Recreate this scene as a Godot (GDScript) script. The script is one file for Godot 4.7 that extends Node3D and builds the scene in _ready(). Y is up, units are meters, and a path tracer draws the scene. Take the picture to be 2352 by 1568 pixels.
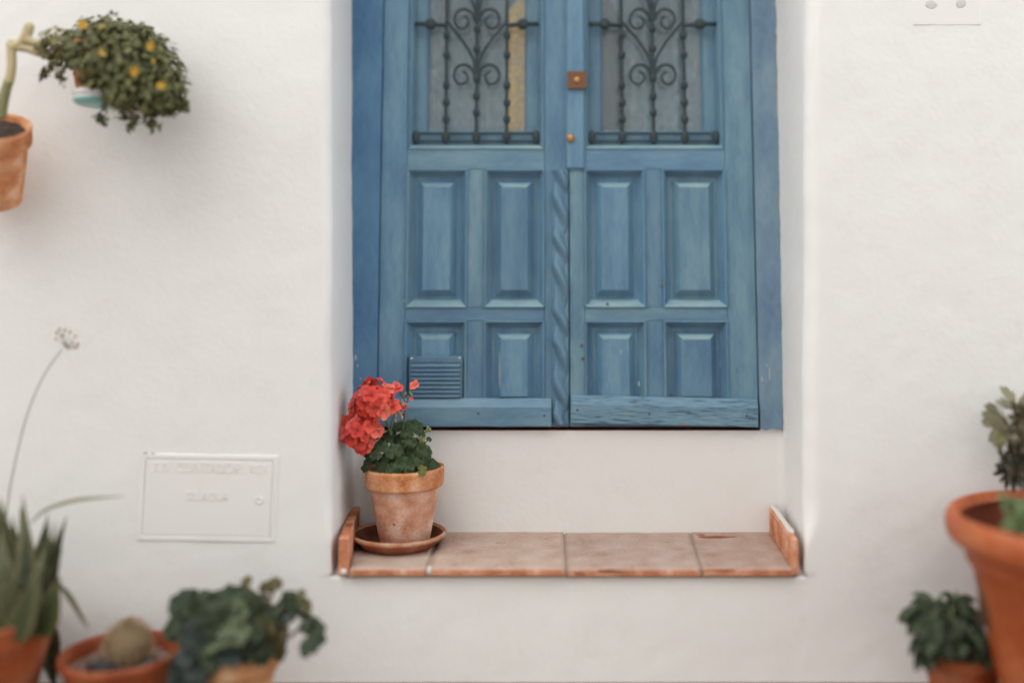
extends Node3D

# ---------------------------------------------------------------- camera numbers (photo measured on a 2352 x 1568 sheet)
const F := 2288.0
const CX := 1240.0
const CY := 374.5
const DIST := 2.6
const EYE := 1.077
const PITCH := 6.0
const REC := -0.33          # face of the door leaves, behind the wall face z = 0
var TREAD := 0.31           # top of the tiled ledge
var GROUND := 0.0           # where the paving meets the wall

var rng := RandomNumberGenerator.new()
var mats := {}
var used_names := {}
var n_low := FastNoiseLite.new()
var n_mid := FastNoiseLite.new()
var n_fine := FastNoiseLite.new()


func at(px: float, py: float, z: float) -> Vector3:
	var d := Vector3((px - CX) / F, -(py - CY) / F, -1.0).rotated(Vector3.RIGHT, deg_to_rad(PITCH))
	return Vector3(0, EYE, DIST) + d * ((z - DIST) / d.z)


func X(px: float, z := REC, py := 700.0) -> float:
	return at(px, py, z).x


func Y(py: float, z := REC) -> float:
	return at(CX, py, z).y


# ---------------------------------------------------------------- naming helpers
func numbered(called: String) -> String:
	if not used_names.has(called):
		used_names[called] = 0
		return called
	used_names[called] += 1
	return "%s_%03d" % [called, used_names[called]]


func tag(o: Node, label: String, category: String, group := "", kind := "") -> Node:
	o.set_meta("label", label)
	if category:
		o.set_meta("category", category)
	if group:
		o.set_meta("group", group)
	if kind:
		o.set_meta("kind", kind)
	return o


func thing(called: String, label: String, category: String, where := Vector3.ZERO, group := "") -> Node3D:
	var o := Node3D.new()
	o.name = numbered(called)
	add_child(o)
	o.position = where
	tag(o, label, category, group)
	return o


func part_name(parent: Node, called: String) -> String:
	var k := 0
	var n := called
	while parent.has_node(NodePath(n)):
		k += 1
		n = "%s_%03d" % [called, k]
	return n


func put(called: String, mesh: Mesh, mat: Material, parent: Node = self, xf := Transform3D.IDENTITY) -> MeshInstance3D:
	var o := MeshInstance3D.new()
	o.mesh = mesh
	o.material_override = mat
	o.transform = xf
	if parent == self:
		o.name = numbered(called)
	else:
		o.name = part_name(parent, called)
	parent.add_child(o)
	return o


func obj(called: String, st: SurfaceTool, mat: Material, parent: Node = self, xf := Transform3D.IDENTITY) -> MeshInstance3D:
	return put(called, done(st), mat, parent, xf)


func done(st: SurfaceTool) -> ArrayMesh:
	st.generate_normals()
	return st.commit()


func begin(flat := false) -> SurfaceTool:
	var st := SurfaceTool.new()
	st.begin(Mesh.PRIMITIVE_TRIANGLES)
	st.set_smooth_group(-1 if flat else 0)
	st.set_color(Color.WHITE)
	st.set_uv(Vector2.ZERO)
	return st


# ---------------------------------------------------------------- mesh helpers; corners are given counter-clockwise from outside
func tri(st: SurfaceTool, a: Vector3, b: Vector3, c: Vector3) -> void:
	st.add_vertex(a)
	st.add_vertex(c)
	st.add_vertex(b)


func quad(st: SurfaceTool, a: Vector3, b: Vector3, c: Vector3, d: Vector3) -> void:
	tri(st, a, b, c)
	tri(st, a, c, d)


func tri_out(st: SurfaceTool, a: Vector3, b: Vector3, c: Vector3, mid: Vector3) -> void:
	if (b - a).cross(c - a).dot((a + b + c) / 3.0 - mid) < 0.0:
		tri(st, a, c, b)
	else:
		tri(st, a, b, c)


func quad_out(st: SurfaceTool, a: Vector3, b: Vector3, c: Vector3, d: Vector3, mid: Vector3) -> void:
	tri_out(st, a, b, c, mid)
	tri_out(st, a, c, d, mid)


# a box with chamfered edges
func box(st: SurfaceTool, lo: Vector3, hi: Vector3, b := 0.002, turn := Basis.IDENTITY, where := Vector3.ZERO) -> void:
	var mid := (lo + hi) / 2.0
	var h := (hi - lo) / 2.0
	b = minf(b, minf(h.x, minf(h.y, h.z)) * 0.9)
	var c := func(sx: int, sy: int, sz: int, axis: int) -> Vector3:
		var v := Vector3(sx * (h.x - b), sy * (h.y - b), sz * (h.z - b))
		v[axis] += (b if v[axis] > 0 else -b)
		return turn * (mid + v) + where
	var m := turn * mid + where
	for s in [-1, 1]:
		quad_out(st, c.call(s, -1, -1, 0), c.call(s, 1, -1, 0), c.call(s, 1, 1, 0), c.call(s, -1, 1, 0), m)
		quad_out(st, c.call(-1, s, -1, 1), c.call(1, s, -1, 1), c.call(1, s, 1, 1), c.call(-1, s, 1, 1), m)
		quad_out(st, c.call(-1, -1, s, 2), c.call(1, -1, s, 2), c.call(1, 1, s, 2), c.call(-1, 1, s, 2), m)
	for p in [-1, 1]:
		for q in [-1, 1]:
			quad_out(st, c.call(-1, p, q, 1), c.call(1, p, q, 1), c.call(1, p, q, 2), c.call(-1, p, q, 2), m)
			quad_out(st, c.call(p, -1, q, 0), c.call(p, 1, q, 0), c.call(p, 1, q, 2), c.call(p, -1, q, 2), m)
			quad_out(st, c.call(p, q, -1, 0), c.call(p, q, 1, 0), c.call(p, q, 1, 1), c.call(p, q, -1, 1), m)
			for r in [-1, 1]:
				tri_out(st, c.call(p, q, r, 0), c.call(p, q, r, 1), c.call(p, q, r, 2), m)


# rows[i][j] -> surface; seen from outside i runs right and j runs up
func grid(st: SurfaceTool, rows: Array, cols: Array = []) -> void:
	for i in rows.size() - 1:
		var a: PackedVector3Array = rows[i]
		var b: PackedVector3Array = rows[i + 1]
		for j in a.size() - 1:
			var pts := [a[j], b[j], b[j + 1], a[j + 1]]
			if cols.is_empty():
				quad(st, pts[0], pts[1], pts[2], pts[3])
			else:
				var ca: PackedColorArray = cols[i]
				var cb: PackedColorArray = cols[i + 1]
				var cc := [ca[j], cb[j], cb[j + 1], ca[j + 1]]
				for k in [0, 2, 1, 0, 3, 2]:
					st.set_color(cc[k])
					st.add_vertex(pts[k])


# profile of Vector2(radius, height), outside upwards, over the lip and down inside
func lathe(st: SurfaceTool, prof: Array, seg := 48, wob := 0.0, seed_ := 0.0) -> void:
	var rows := []
	for p in prof:
		var row := PackedVector3Array()
		for k in seg + 1:
			var a := TAU * float(k % seg) / seg
			var r: float = p.x
			if wob > 0.0:
				r += wob * n_mid.get_noise_3d(cos(a) * 1.2 + seed_, p.y * 6.0, sin(a) * 1.2) * minf(1.0, p.x * 20.0)
			row.append(Vector3(cos(a) * r, p.y, sin(a) * r))
		rows.append(row)
	grid(st, rows)


func tube(st: SurfaceTool, pts: Array, r0: float, r1: float, seg := 7, cap := true) -> void:
	var rows := []
	var n := pts.size()
	var side := Vector3.ZERO
	for i in n:
		var t: Vector3 = (pts[mini(i + 1, n - 1)] - pts[maxi(i - 1, 0)]).normalized()
		if side == Vector3.ZERO:
			side = t.cross(Vector3.UP if absf(t.y) < 0.9 else Vector3.RIGHT).normalized()
		side = (side - t * side.dot(t)).normalized()
		var up := t.cross(side)
		var r := lerpf(r0, r1, float(i) / (n - 1))
		var row := PackedVector3Array()
		for k in seg + 1:
			var a := -TAU * float(k % seg) / seg
			row.append(pts[i] + (side * cos(a) + up * sin(a)) * r)
		rows.append(row)
	if cap:
		var first := PackedVector3Array()
		var last := PackedVector3Array()
		for k in seg + 1:
			first.append(pts[0])
			last.append(pts[n - 1])
		rows.push_front(first)
		rows.append(last)
	grid(st, rows)


func smooth_path(pts: Array, per := 6) -> Array:
	var out := []
	for i in pts.size() - 1:
		var a: Vector3 = pts[maxi(i - 1, 0)]
		var b: Vector3 = pts[i]
		var c: Vector3 = pts[i + 1]
		var d: Vector3 = pts[mini(i + 2, pts.size() - 1)]
		for k in per:
			out.append(b.cubic_interpolate(c, a, d, float(k) / per))
	out.append(pts[pts.size() - 1])
	return out


func ball(st: SurfaceTool, c: Vector3, r: Vector3, seg := 10, rings := 6, lump := 0.0) -> void:
	var rows := []
	for i in rings + 1:
		var row := PackedVector3Array()
		var f := -PI / 2 + PI * i / rings
		for k in seg + 1:
			var a := TAU * float(k % seg) / seg
			var v := Vector3(cos(f) * cos(a), sin(f), cos(f) * sin(a))
			var m := 1.0 + lump * n_mid.get_noise_3dv((v + c * 40.0) * 0.9)
			row.append(c + v * r * m)
		rows.append(row)
	grid(st, rows)


# nested rectangles: rings of [inset, z]; the last one is closed
func rings(st: SurfaceTool, x0: float, x1: float, y0: float, y1: float, list: Array, cap := true, only := -1) -> void:
	var last := []
	for it in list:
		var e: float = it[0]
		var z: float = it[1]
		var now := [Vector3(x0 + e, y0 + e, z), Vector3(x1 - e, y0 + e, z), Vector3(x1 - e, y1 - e, z), Vector3(x0 + e, y1 - e, z)]
		if last:
			for k in ([only] if only >= 0 else [0, 1, 2, 3]):
				var l: int = (k + 1) % 4
				quad(st, last[k], last[l], now[l], now[k])
		last = now
	if cap:
		quad(st, last[0], last[1], last[2], last[3])


# a leaf from the origin along +y, its upper face towards +z
func leaf(L: float, hw: Array, cup: float, bend: float, mid: Color, edge: Color, nl := 7, wave := 0.0, thick := 0.0, mottle := 0.0) -> ArrayMesh:
	var st := begin()
	var faces: Array[float] = [1.0]
	if thick > 0.0:
		faces.append(-1.0)
	for face in faces:
		var rows := []
		var cols := []
		var y := 0.0
		var z := 0.0
		for i in nl + 1:
			var t := float(i) / nl
			var k := t * (hw.size() - 1)
			var a: float = hw[int(k)]
			var b: float = hw[mini(int(k) + 1, hw.size() - 1)]
			var w := lerpf(a, b, k - int(k))
			var ang := bend * t * t
			if i:
				y += L / nl * cos(ang)
				z -= L / nl * sin(ang)
			var row := PackedVector3Array()
			var col := PackedColorArray()
			for j in 7:
				var s := (j - 3) / 3.0 * face
				var lift := cup * w * s * s + wave * sin(t * 17.0 + s * 2.0) * absf(s) * w + face * thick * sqrt(maxf(0.0, 1.0 - s * s)) * sqrt(maxf(0.0, 1.0 - pow(2.0 * t - 1.0, 6.0)))
				row.append(Vector3(w * s, y + lift * sin(ang), z + lift * cos(ang)))
				col.append(mid.lerp(edge, pow(absf(s), 1.6)).lerp(edge, pow(t, 6.0) * 0.7) * (1.0 + mottle * sin(t * 46.0 + 2.0 * sin(s * 3.0 + t * 9.0)) * (1.0 - absf(s))))
			rows.append(row)
			cols.append(col)
		# rows run along the leaf; turn them so that the upper face looks along +z
		var r2 := []
		var c2 := []
		for j in 7:
			var row := PackedVector3Array()
			var col := PackedColorArray()
			for i in nl + 1:
				row.append(rows[i][j])
				col.append(cols[i][j])
			r2.append(row)
			c2.append(col)
		grid(st, r2, c2)
	return done(st)


# round scalloped geranium leaf round the origin, stalk towards -y, face +z, radius 1
func round_leaf(sd: int, mid: Color, zone: Color, edge: Color, ruffle: float, notch := 0.5) -> ArrayMesh:
	var st := begin()
	var rows := []
	var cols := []
	var na := 34
	var ph := sd * 1.7
	for i in 6:
		var q := i / 5.0
		var row := PackedVector3Array()
		var col := PackedColorArray()
		for k in na + 1:
			var u := float(k) / na * 2.0 - 1.0
			var a := u * (PI - notch * 0.35)
			var R := 1.0 - 0.10 * cos(a * 2.0) + 0.07 * cos(a * 7.0 + ph * 0.1) + 0.035 * absf(sin(a * 13.0 + ph))
			R *= 1.0 - 0.25 * smoothstep(0.85, 1.0, absf(u))
			var r := q * R
			var z := 0.16 * q * q + ruffle * q * q * sin(a * 5.0 + ph) + 0.04 * q * sin(a * 14.0) - 0.30 * q * q * q * (0.5 + 0.5 * sin(a + ph))
			row.append(Vector3(sin(a) * r, cos(a) * r - 0.1 * (1 - q), z))
			var c := mid.lerp(zone, smoothstep(0.35, 0.6, q) * (1.0 - smoothstep(0.7, 0.85, q)))
			c = c.lerp(edge, smoothstep(0.75, 1.0, q))
			col.append(c * (1.0 + 0.10 * cos(a * 7.0)))
		rows.append(row)
		cols.append(col)
	grid(st, rows, cols)
	return done(st)


func facing(normal: Vector3, along: Vector3) -> Basis:
	var z := normal.normalized()
	var y := along - z * along.dot(z)
	if y.length() < 0.001:
		y = Vector3.UP - z * z.y
		if y.length() < 0.001:
			y = Vector3.RIGHT
	y = y.normalized()
	return Basis(y.cross(z), y, z)


func rnd(a: float, b: float) -> float:
	return rng.randf_range(a, b)


func rdir() -> Vector3:
	return Vector3(rng.randfn(), rng.randfn(), rng.randfn()).normalized()


# ---------------------------------------------------------------- materials
func lin(r: float, g: float, b: float) -> Color:
	return Color(r, g, b).linear_to_srgb()


func noise_of(freq: float, oct: int, sd: int, kind := FastNoiseLite.TYPE_SIMPLEX_SMOOTH) -> FastNoiseLite:
	var n := FastNoiseLite.new()
	n.noise_type = kind
	n.seed = sd
	n.frequency = freq
	n.fractal_octaves = oct
	n.fractal_type = FastNoiseLite.FRACTAL_FBM if oct > 1 else FastNoiseLite.FRACTAL_NONE
	return n


func img_of(n: FastNoiseLite, w: int, h: int) -> Image:
	var im := n.get_seamless_image(w, h, false, false, 0.15, true)
	im.convert(Image.FORMAT_L8)
	return im


# colour texture: lerp along a ramp of colours by a blend of noise pictures
func ramp_tex(layers: Array, weights: Array, stops: Array, size := 512, gain := 1.0) -> ImageTexture:
	var data := []
	for n in layers:
		data.append(img_of(n, size, size).get_data())
	var g := Gradient.new()
	g.offsets = PackedFloat32Array(stops.map(func(s): return s[0]))
	g.colors = PackedColorArray(stops.map(func(s): return s[1]))
	var lut := PackedByteArray()
	for k in 256:
		var c := g.sample(k / 255.0)
		lut.append_array([int(clampf(c.r, 0, 1) * 255), int(clampf(c.g, 0, 1) * 255), int(clampf(c.b, 0, 1) * 255)])
	var out := PackedByteArray()
	out.resize(size * size * 3)
	for i in size * size:
		var v := 0.0
		for k in data.size():
			v += (data[k][i] - 127.5) * weights[k]
		var q := clampi(int(127.5 + v * gain), 0, 255) * 3
		out[i * 3] = lut[q]
		out[i * 3 + 1] = lut[q + 1]
		out[i * 3 + 2] = lut[q + 2]
	return ImageTexture.create_from_image(Image.create_from_data(size, size, false, Image.FORMAT_RGB8, out))


func grey_tex(layers: Array, weights: Array, size := 512, gain := 1.0) -> ImageTexture:
	return ramp_tex(layers, weights, [[0.0, Color.BLACK], [1.0, Color.WHITE]], size, gain)


func surf(color: Color, rough: float, tex: Texture2D = null, scale := Vector3.ONE, bump: Texture2D = null, depth := 0.0, world := false, spec := 0.5) -> StandardMaterial3D:
	var m := StandardMaterial3D.new()
	m.albedo_color = color
	m.roughness = rough
	m.metallic_specular = spec
	if tex:
		m.albedo_texture = tex
	if bump:
		m.heightmap_enabled = true
		m.heightmap_texture = bump
		m.heightmap_scale = depth
	if tex or bump:
		m.uv1_triplanar = true
		m.uv1_world_triplanar = world
		m.uv1_scale = scale
	return m


func leaf_mat(rough := 0.5, tint := Color.WHITE, through := 0.25) -> StandardMaterial3D:
	var m := StandardMaterial3D.new()
	m.vertex_color_use_as_albedo = true
	m.albedo_color = tint
	m.roughness = rough
	m.metallic_specular = 0.35
	m.cull_mode = BaseMaterial3D.CULL_DISABLED
	if through > 0.0:
		m.backlight_enabled = true
		m.backlight = Color(through, through, through * 0.5)
	return m


func make_materials() -> void:
	n_low = noise_of(0.9, 2, 11)
	n_mid = noise_of(1.0, 3, 5)
	n_fine = noise_of(1.0, 2, 23)
	var blotch := noise_of(0.006, 4, 1)
	var speck := noise_of(0.05, 3, 2)
	var grit := noise_of(0.16, 2, 3)
	var cells := noise_of(0.03, 3, 4, FastNoiseLite.TYPE_CELLULAR)
	# white lime plaster
	var lime := ramp_tex([blotch, speck], [0.8, 0.35], [[0.0, Color(0.903, 0.899, 0.884)], [0.35, Color(0.918, 0.916, 0.906)], [1.0, Color(0.923, 0.921, 0.913)]], 1024)
	var lime_bump := grey_tex([noise_of(0.012, 4, 31), noise_of(0.05, 3, 32), grit], [0.9, 0.35, 0.12], 1024)
	mats.plaster = surf(Color.WHITE, 0.92, lime, Vector3.ONE * 0.8, lime_bump, 0.08, true, 0.25)
	# blue door paint: noise stretched along the grain
	var grain := noise_of(0.02, 4, 41)
	var fleck := noise_of(0.035, 4, 43)
	var blue_stops := [[0.0, Color(0.355, 0.50, 0.615)], [0.35, Color(0.41, 0.56, 0.66)], [0.62, Color(0.45, 0.60, 0.685)], [0.9, Color(0.50, 0.635, 0.695)], [1.0, Color(0.60, 0.70, 0.73)]]
	var blue := ramp_tex([grain, noise_of(0.004, 3, 42), fleck], [0.27, 0.62, 0.22], blue_stops, 512, 1.1)
	var blue_bump := grey_tex([grain, fleck], [0.8, 0.35])
	mats.blue_up = surf(Color(0.93, 0.93, 0.93), 0.48, blue, Vector3(7, 1.6, 7), blue_bump, 0.035, false, 0.5)
	mats.blue_across = surf(Color(0.93, 0.93, 0.93), 0.48, blue, Vector3(1.6, 7, 7), blue_bump, 0.035, false, 0.5)
	for k in 3:
		for nm in ["blue_up", "blue_across"]:
			var v: StandardMaterial3D = mats[nm].duplicate()
			v.albedo_color = [Color(0.97, 0.96, 0.94), Color(0.86, 0.88, 0.91), Color(0.93, 0.95, 0.97)][k]
			v.uv1_offset = Vector3(0.31, 0.17, 0.23) * (k + 1)
			mats["%s%d" % [nm, k]] = v
	mats.blue_lit = surf(Color(1.24, 1.14, 1.05), 0.6, blue, Vector3(2.2, 7, 7), blue_bump, 0.035, false, 0.4)  # pale copy of the door blue: sky light painted on upward-facing strips
	mats.blue_pale = surf(Color(0.42, 0.53, 0.64), 0.4, grey_tex([blotch], [0.35]), Vector3.ONE * 2.0)
	mats.blue_pale.albedo_texture = null
	mats.blue_left = surf(Color(0.80, 0.86, 0.94), 0.55, blue, Vector3(2.5, 1.2, 2.5), lime_bump, 0.1, false, 0.4)  # left jamb blue darkened: shade of the reveal put into the colour
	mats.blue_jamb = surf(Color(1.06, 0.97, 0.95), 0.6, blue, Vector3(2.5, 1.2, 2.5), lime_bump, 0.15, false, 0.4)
	mats.blue_iron = surf(Color(0.83, 0.84, 0.86), 0.65, blue, Vector3.ONE * 2.0)
	var worn_stops := [[0.0, Color(0.27, 0.32, 0.34)], [0.18, Color(0.36, 0.46, 0.53)], [0.36, Color(0.45, 0.585, 0.67)], [0.7, Color(0.49, 0.625, 0.70)], [0.93, Color(0.55, 0.66, 0.71)], [1.0, Color(0.68, 0.64, 0.58)]]
	var worn := ramp_tex([noise_of(0.03, 4, 51), noise_of(0.008, 3, 52), fleck], [0.75, 0.4, 0.3], worn_stops, 512, 1.3)
	mats.worn = surf(Color(0.94, 0.94, 0.94), 0.7, worn, Vector3(0.9, 9, 9), grey_tex([noise_of(0.03, 4, 51)], [1.2]), 0.07, false, 0.3)
	# fired clay
	var clay := ramp_tex([blotch, speck, grit], [0.9, 0.45, 0.15], [[0.0, Color(0.64, 0.42, 0.31)], [0.35, Color(0.77, 0.54, 0.42)], [0.65, Color(0.82, 0.63, 0.53)], [1.0, Color(0.88, 0.77, 0.70)]], 512, 1.2)
	var clay_bump := grey_tex([speck, grit], [0.5, 0.5])
	mats.clay_body = surf(Color(1.04, 1.07, 1.10), 0.85, clay, Vector3.ONE * 4.0, clay_bump, 0.06, false, 0.25)
	var rim := ramp_tex([blotch, speck], [0.9, 0.45], [[0.0, Color(0.67, 0.41, 0.27)], [0.45, Color(0.82, 0.55, 0.37)], [0.8, Color(0.87, 0.65, 0.49)], [1.0, Color(0.90, 0.76, 0.65)]], 512, 1.5)
	mats.clay_rim = surf(Color.WHITE, 0.8, rim, Vector3.ONE * 4.0, clay_bump, 0.05, false, 0.3)
	mats.clay_red = surf(Color(0.73, 0.555, 0.465), 0.6, rim, Vector3.ONE * 2.0, clay_bump, 0.03, false, 0.4)
	mats.clay_big = surf(Color(0.81, 0.59, 0.455), 0.5, rim, Vector3.ONE * 1.2, clay_bump, 0.02, false, 0.45)
	mats.clay_dark = surf(Color(0.62, 0.50, 0.46), 0.85, clay, Vector3.ONE * 4.0, clay_bump, 0.06, false, 0.25)
	mats.clay_ochre = surf(Color(0.90, 0.95, 0.95), 0.7, rim, Vector3.ONE * 3.0, clay_bump, 0.03, false, 0.35)
	mats.clay_dirty = surf(Color(0.56, 0.50, 0.46), 0.9, clay, Vector3.ONE * 6.0, clay_bump, 0.06, false, 0.2)
	mats.clay_dish = surf(Color(0.80, 0.66, 0.60), 0.8, clay, Vector3.ONE * 4.0, clay_bump, 0.05, false, 0.25)
	mats.clay_saucer = surf(Color(0.93, 0.92, 0.90), 0.8, clay, Vector3.ONE * 4.0, clay_bump, 0.05, false, 0.25)
	# ledge tiles
	var tile := ramp_tex([blotch, speck, grit], [0.8, 0.5, 0.2], [[0.0, Color(0.70, 0.56, 0.49)], [0.3, Color(0.79, 0.68, 0.61)], [0.75, Color(0.83, 0.74, 0.68)], [1.0, Color(0.88, 0.81, 0.77)]], 512, 0.9)
	for k in 4:
		mats["tile%d" % k] = surf([Color(0.88, 0.89, 0.89), Color(0.90, 0.895, 0.90), Color(0.86, 0.855, 0.865), Color(0.84, 0.825, 0.83)][k], 0.8, tile, Vector3.ONE * (2.4 + 0.3 * k), clay_bump, 0.08, true, 0.25)
	mats.tile_edge = surf(Color(1.0, 0.93, 0.88), 0.85, clay, Vector3.ONE * 3.0, clay_bump, 0.08, true, 0.25)
	mats.joint = surf(Color(0.78, 0.70, 0.64), 0.95, lime, Vector3.ONE * 5.0, lime_bump, 0.2, true, 0.2)
	mats.mortar = surf(Color(0.93, 0.90, 0.87), 0.95, lime, Vector3.ONE * 5.0, lime_bump, 0.2, true, 0.2)
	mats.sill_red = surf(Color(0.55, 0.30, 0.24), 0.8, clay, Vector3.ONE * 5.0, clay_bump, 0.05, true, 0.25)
	mats.ground = surf(Color(0.70, 0.71, 0.72), 0.85, tile, Vector3.ONE * 0.9, clay_bump, 0.1, true, 0.25)
	# others
	mats.iron = surf(Color(0.22, 0.27, 0.285), 0.55, null, Vector3.ONE, null, 0, false, 0.4)
	mats.rust = surf(Color(0.47, 0.33, 0.23), 0.7)
	mats.brass = surf(Color(0.80, 0.58, 0.36), 0.4, null)
	mats.brass.metallic = 0.6
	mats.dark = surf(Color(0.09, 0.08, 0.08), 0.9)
	mats.soil = surf(Color.WHITE, 0.95, ramp_tex([speck, grit], [1.0, 0.6], [[0.0, Color(0.13, 0.10, 0.09)], [0.6, Color(0.30, 0.24, 0.20)], [1.0, Color(0.52, 0.46, 0.42)]], 256), Vector3.ONE * 9.0, clay_bump, 0.3)
	mats.clay_inside = surf(Color(0.46, 0.32, 0.27), 0.75, rim, Vector3.ONE * 1.6, clay_bump, 0.03, false, 0.3)  # rim clay darkened inside: shade of the hollow and soil stain in the colour
	mats.soil_dark = surf(Color(0.13, 0.10, 0.085), 0.95)
	mats.gravel = surf(Color(0.56, 0.46, 0.41), 0.9)
	mats.stone_dark = surf(Color(0.22, 0.22, 0.23), 0.7)
	var g := StandardMaterial3D.new()
	g.transparency = BaseMaterial3D.TRANSPARENCY_ALPHA
	g.albedo_color = Color(0.80, 0.90, 0.95, 0.10)
	g.roughness = 0.04
	mats.glass = g
	var cloth := ramp_tex([noise_of(0.05, 2, 61), cells], [0.6, 0.7], [[0.0, Color(0.28, 0.37, 0.40)], [0.45, Color(0.43, 0.53, 0.565)], [1.0, Color(0.62, 0.70, 0.72)]], 512)
	mats.lace = surf(Color.WHITE, 0.9, cloth, Vector3(3.5, 1.4, 3.5))
	mats.lace.cull_mode = BaseMaterial3D.CULL_DISABLED
	mats.lace_dark = surf(Color(0.70, 0.74, 0.74), 0.9, cloth, Vector3.ONE * 5.0)
	mats.lace_dark.cull_mode = BaseMaterial3D.CULL_DISABLED
	mats.yellow_cloth = surf(Color(1.9, 1.32, 0.62), 0.9, cloth, Vector3.ONE * 5.0)
	mats.brown_cloth = surf(Color(0.52, 0.42, 0.36), 0.9, cloth, Vector3.ONE * 5.0)
	mats.room = surf(Color(0.55, 0.54, 0.52), 0.9)
	mats.white_glaze = surf(Color(0.92, 0.93, 0.93), 0.25)
	mats.teal_glaze = surf(Color(0.50, 0.74, 0.73), 0.3)
	mats.paint_white = surf(Color(0.915, 0.91, 0.895), 0.8, null, Vector3.ONE, null, 0, false, 0.3)
	mats.mark_grey = surf(Color(0.80, 0.795, 0.78), 0.6)
	mats.tile_cream = surf(Color(0.912, 0.908, 0.895), 0.5)
	mats.leaf = leaf_mat(0.5)
	mats.leaf_matte = leaf_mat(0.6, Color(0.95, 0.95, 0.95), 0.15)
	mats.leaf_thick = leaf_mat(0.45, Color.WHITE, 0.0)
	mats.petal = leaf_mat(0.6, Color.WHITE, 0.45)
	mats.stem_green = surf(lin(0.11, 0.15, 0.055), 0.6)
	mats.stem_brown = surf(lin(0.16, 0.11, 0.075), 0.8)
	mats.stem_straw = surf(lin(0.20, 0.20, 0.11), 0.7)


# ---------------------------------------------------------------- camera, sky and light
func make_camera_and_light() -> void:
	var cam := Camera3D.new()
	cam.name = "camera"
	add_child(cam)
	var at_ := CameraAttributesPhysical.new()
	at_.frustum_near = 0.05
	at_.frustum_far = 400.0
	at_.frustum_focal_length = 100.0
	at_.exposure_aperture = 0.88
	at_.frustum_focus_distance = 2.735
	cam.attributes = at_
	cam.projection = Camera3D.PROJECTION_FRUSTUM
	cam.near = 0.05
	cam.far = 400.0
	cam.size = 2.0 * 784.0 / F * 0.05
	cam.frustum_offset = Vector2((1176.0 - CX) / F, -(784.0 - CY) / F) * 0.05
	cam.position = Vector3(0, EYE, DIST)
	cam.rotation_degrees = Vector3(PITCH, 0, 0)
	cam.current = true

	var env := Environment.new()
	env.background_mode = Environment.BG_SKY
	var sky := Sky.new()
	var pm := ProceduralSkyMaterial.new()
	pm.sky_top_color = Color(0.95, 0.975, 0.99)
	pm.sky_horizon_color = Color(0.63, 0.665, 0.70)
	pm.sky_curve = 0.5
	pm.ground_horizon_color = Color(0.62, 0.58, 0.54)
	pm.ground_bottom_color = Color(0.50, 0.44, 0.40)
	sky.sky_material = pm
	env.sky = sky
	env.tonemap_mode = Environment.TONE_MAPPER_LINEAR
	env.tonemap_exposure = 5.05
	env.sdfgi_enabled = true
	env.ssao_enabled = true
	env.ssil_enabled = true
	var we := WorldEnvironment.new()
	we.name = "world_environment"
	we.environment = env
	add_child(we)

	var sun := DirectionalLight3D.new()
	sun.name = "sun"
	sun.light_energy = 0.2
	sun.light_color = Color(1.0, 0.995, 0.985)
	sun.light_angular_distance = 75.0
	sun.shadow_enabled = true
	add_child(sun)
	sun.look_at_from_position(Vector3(-2.0, 2.7, 1.8), Vector3.ZERO)


# ---------------------------------------------------------------- the setting
func plaster_bump(x: float, y: float) -> float:
	return 0.0022 * n_low.get_noise_2d(x * 1.4, y * 1.4) + 0.0016 * n_mid.get_noise_2d(x * 5.0 + 40.0, y * 3.5) + 0.0008 * n_fine.get_noise_2d(x * 26.0, y * 18.0) + 0.0009 * n_fine.get_noise_2d((x + y) * 5.0 + 7.0, (x - y) * 17.0) * smoothstep(0.0, 0.5, n_mid.get_noise_2d(x * 2.0 + 11.0, y * 2.0))


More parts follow.
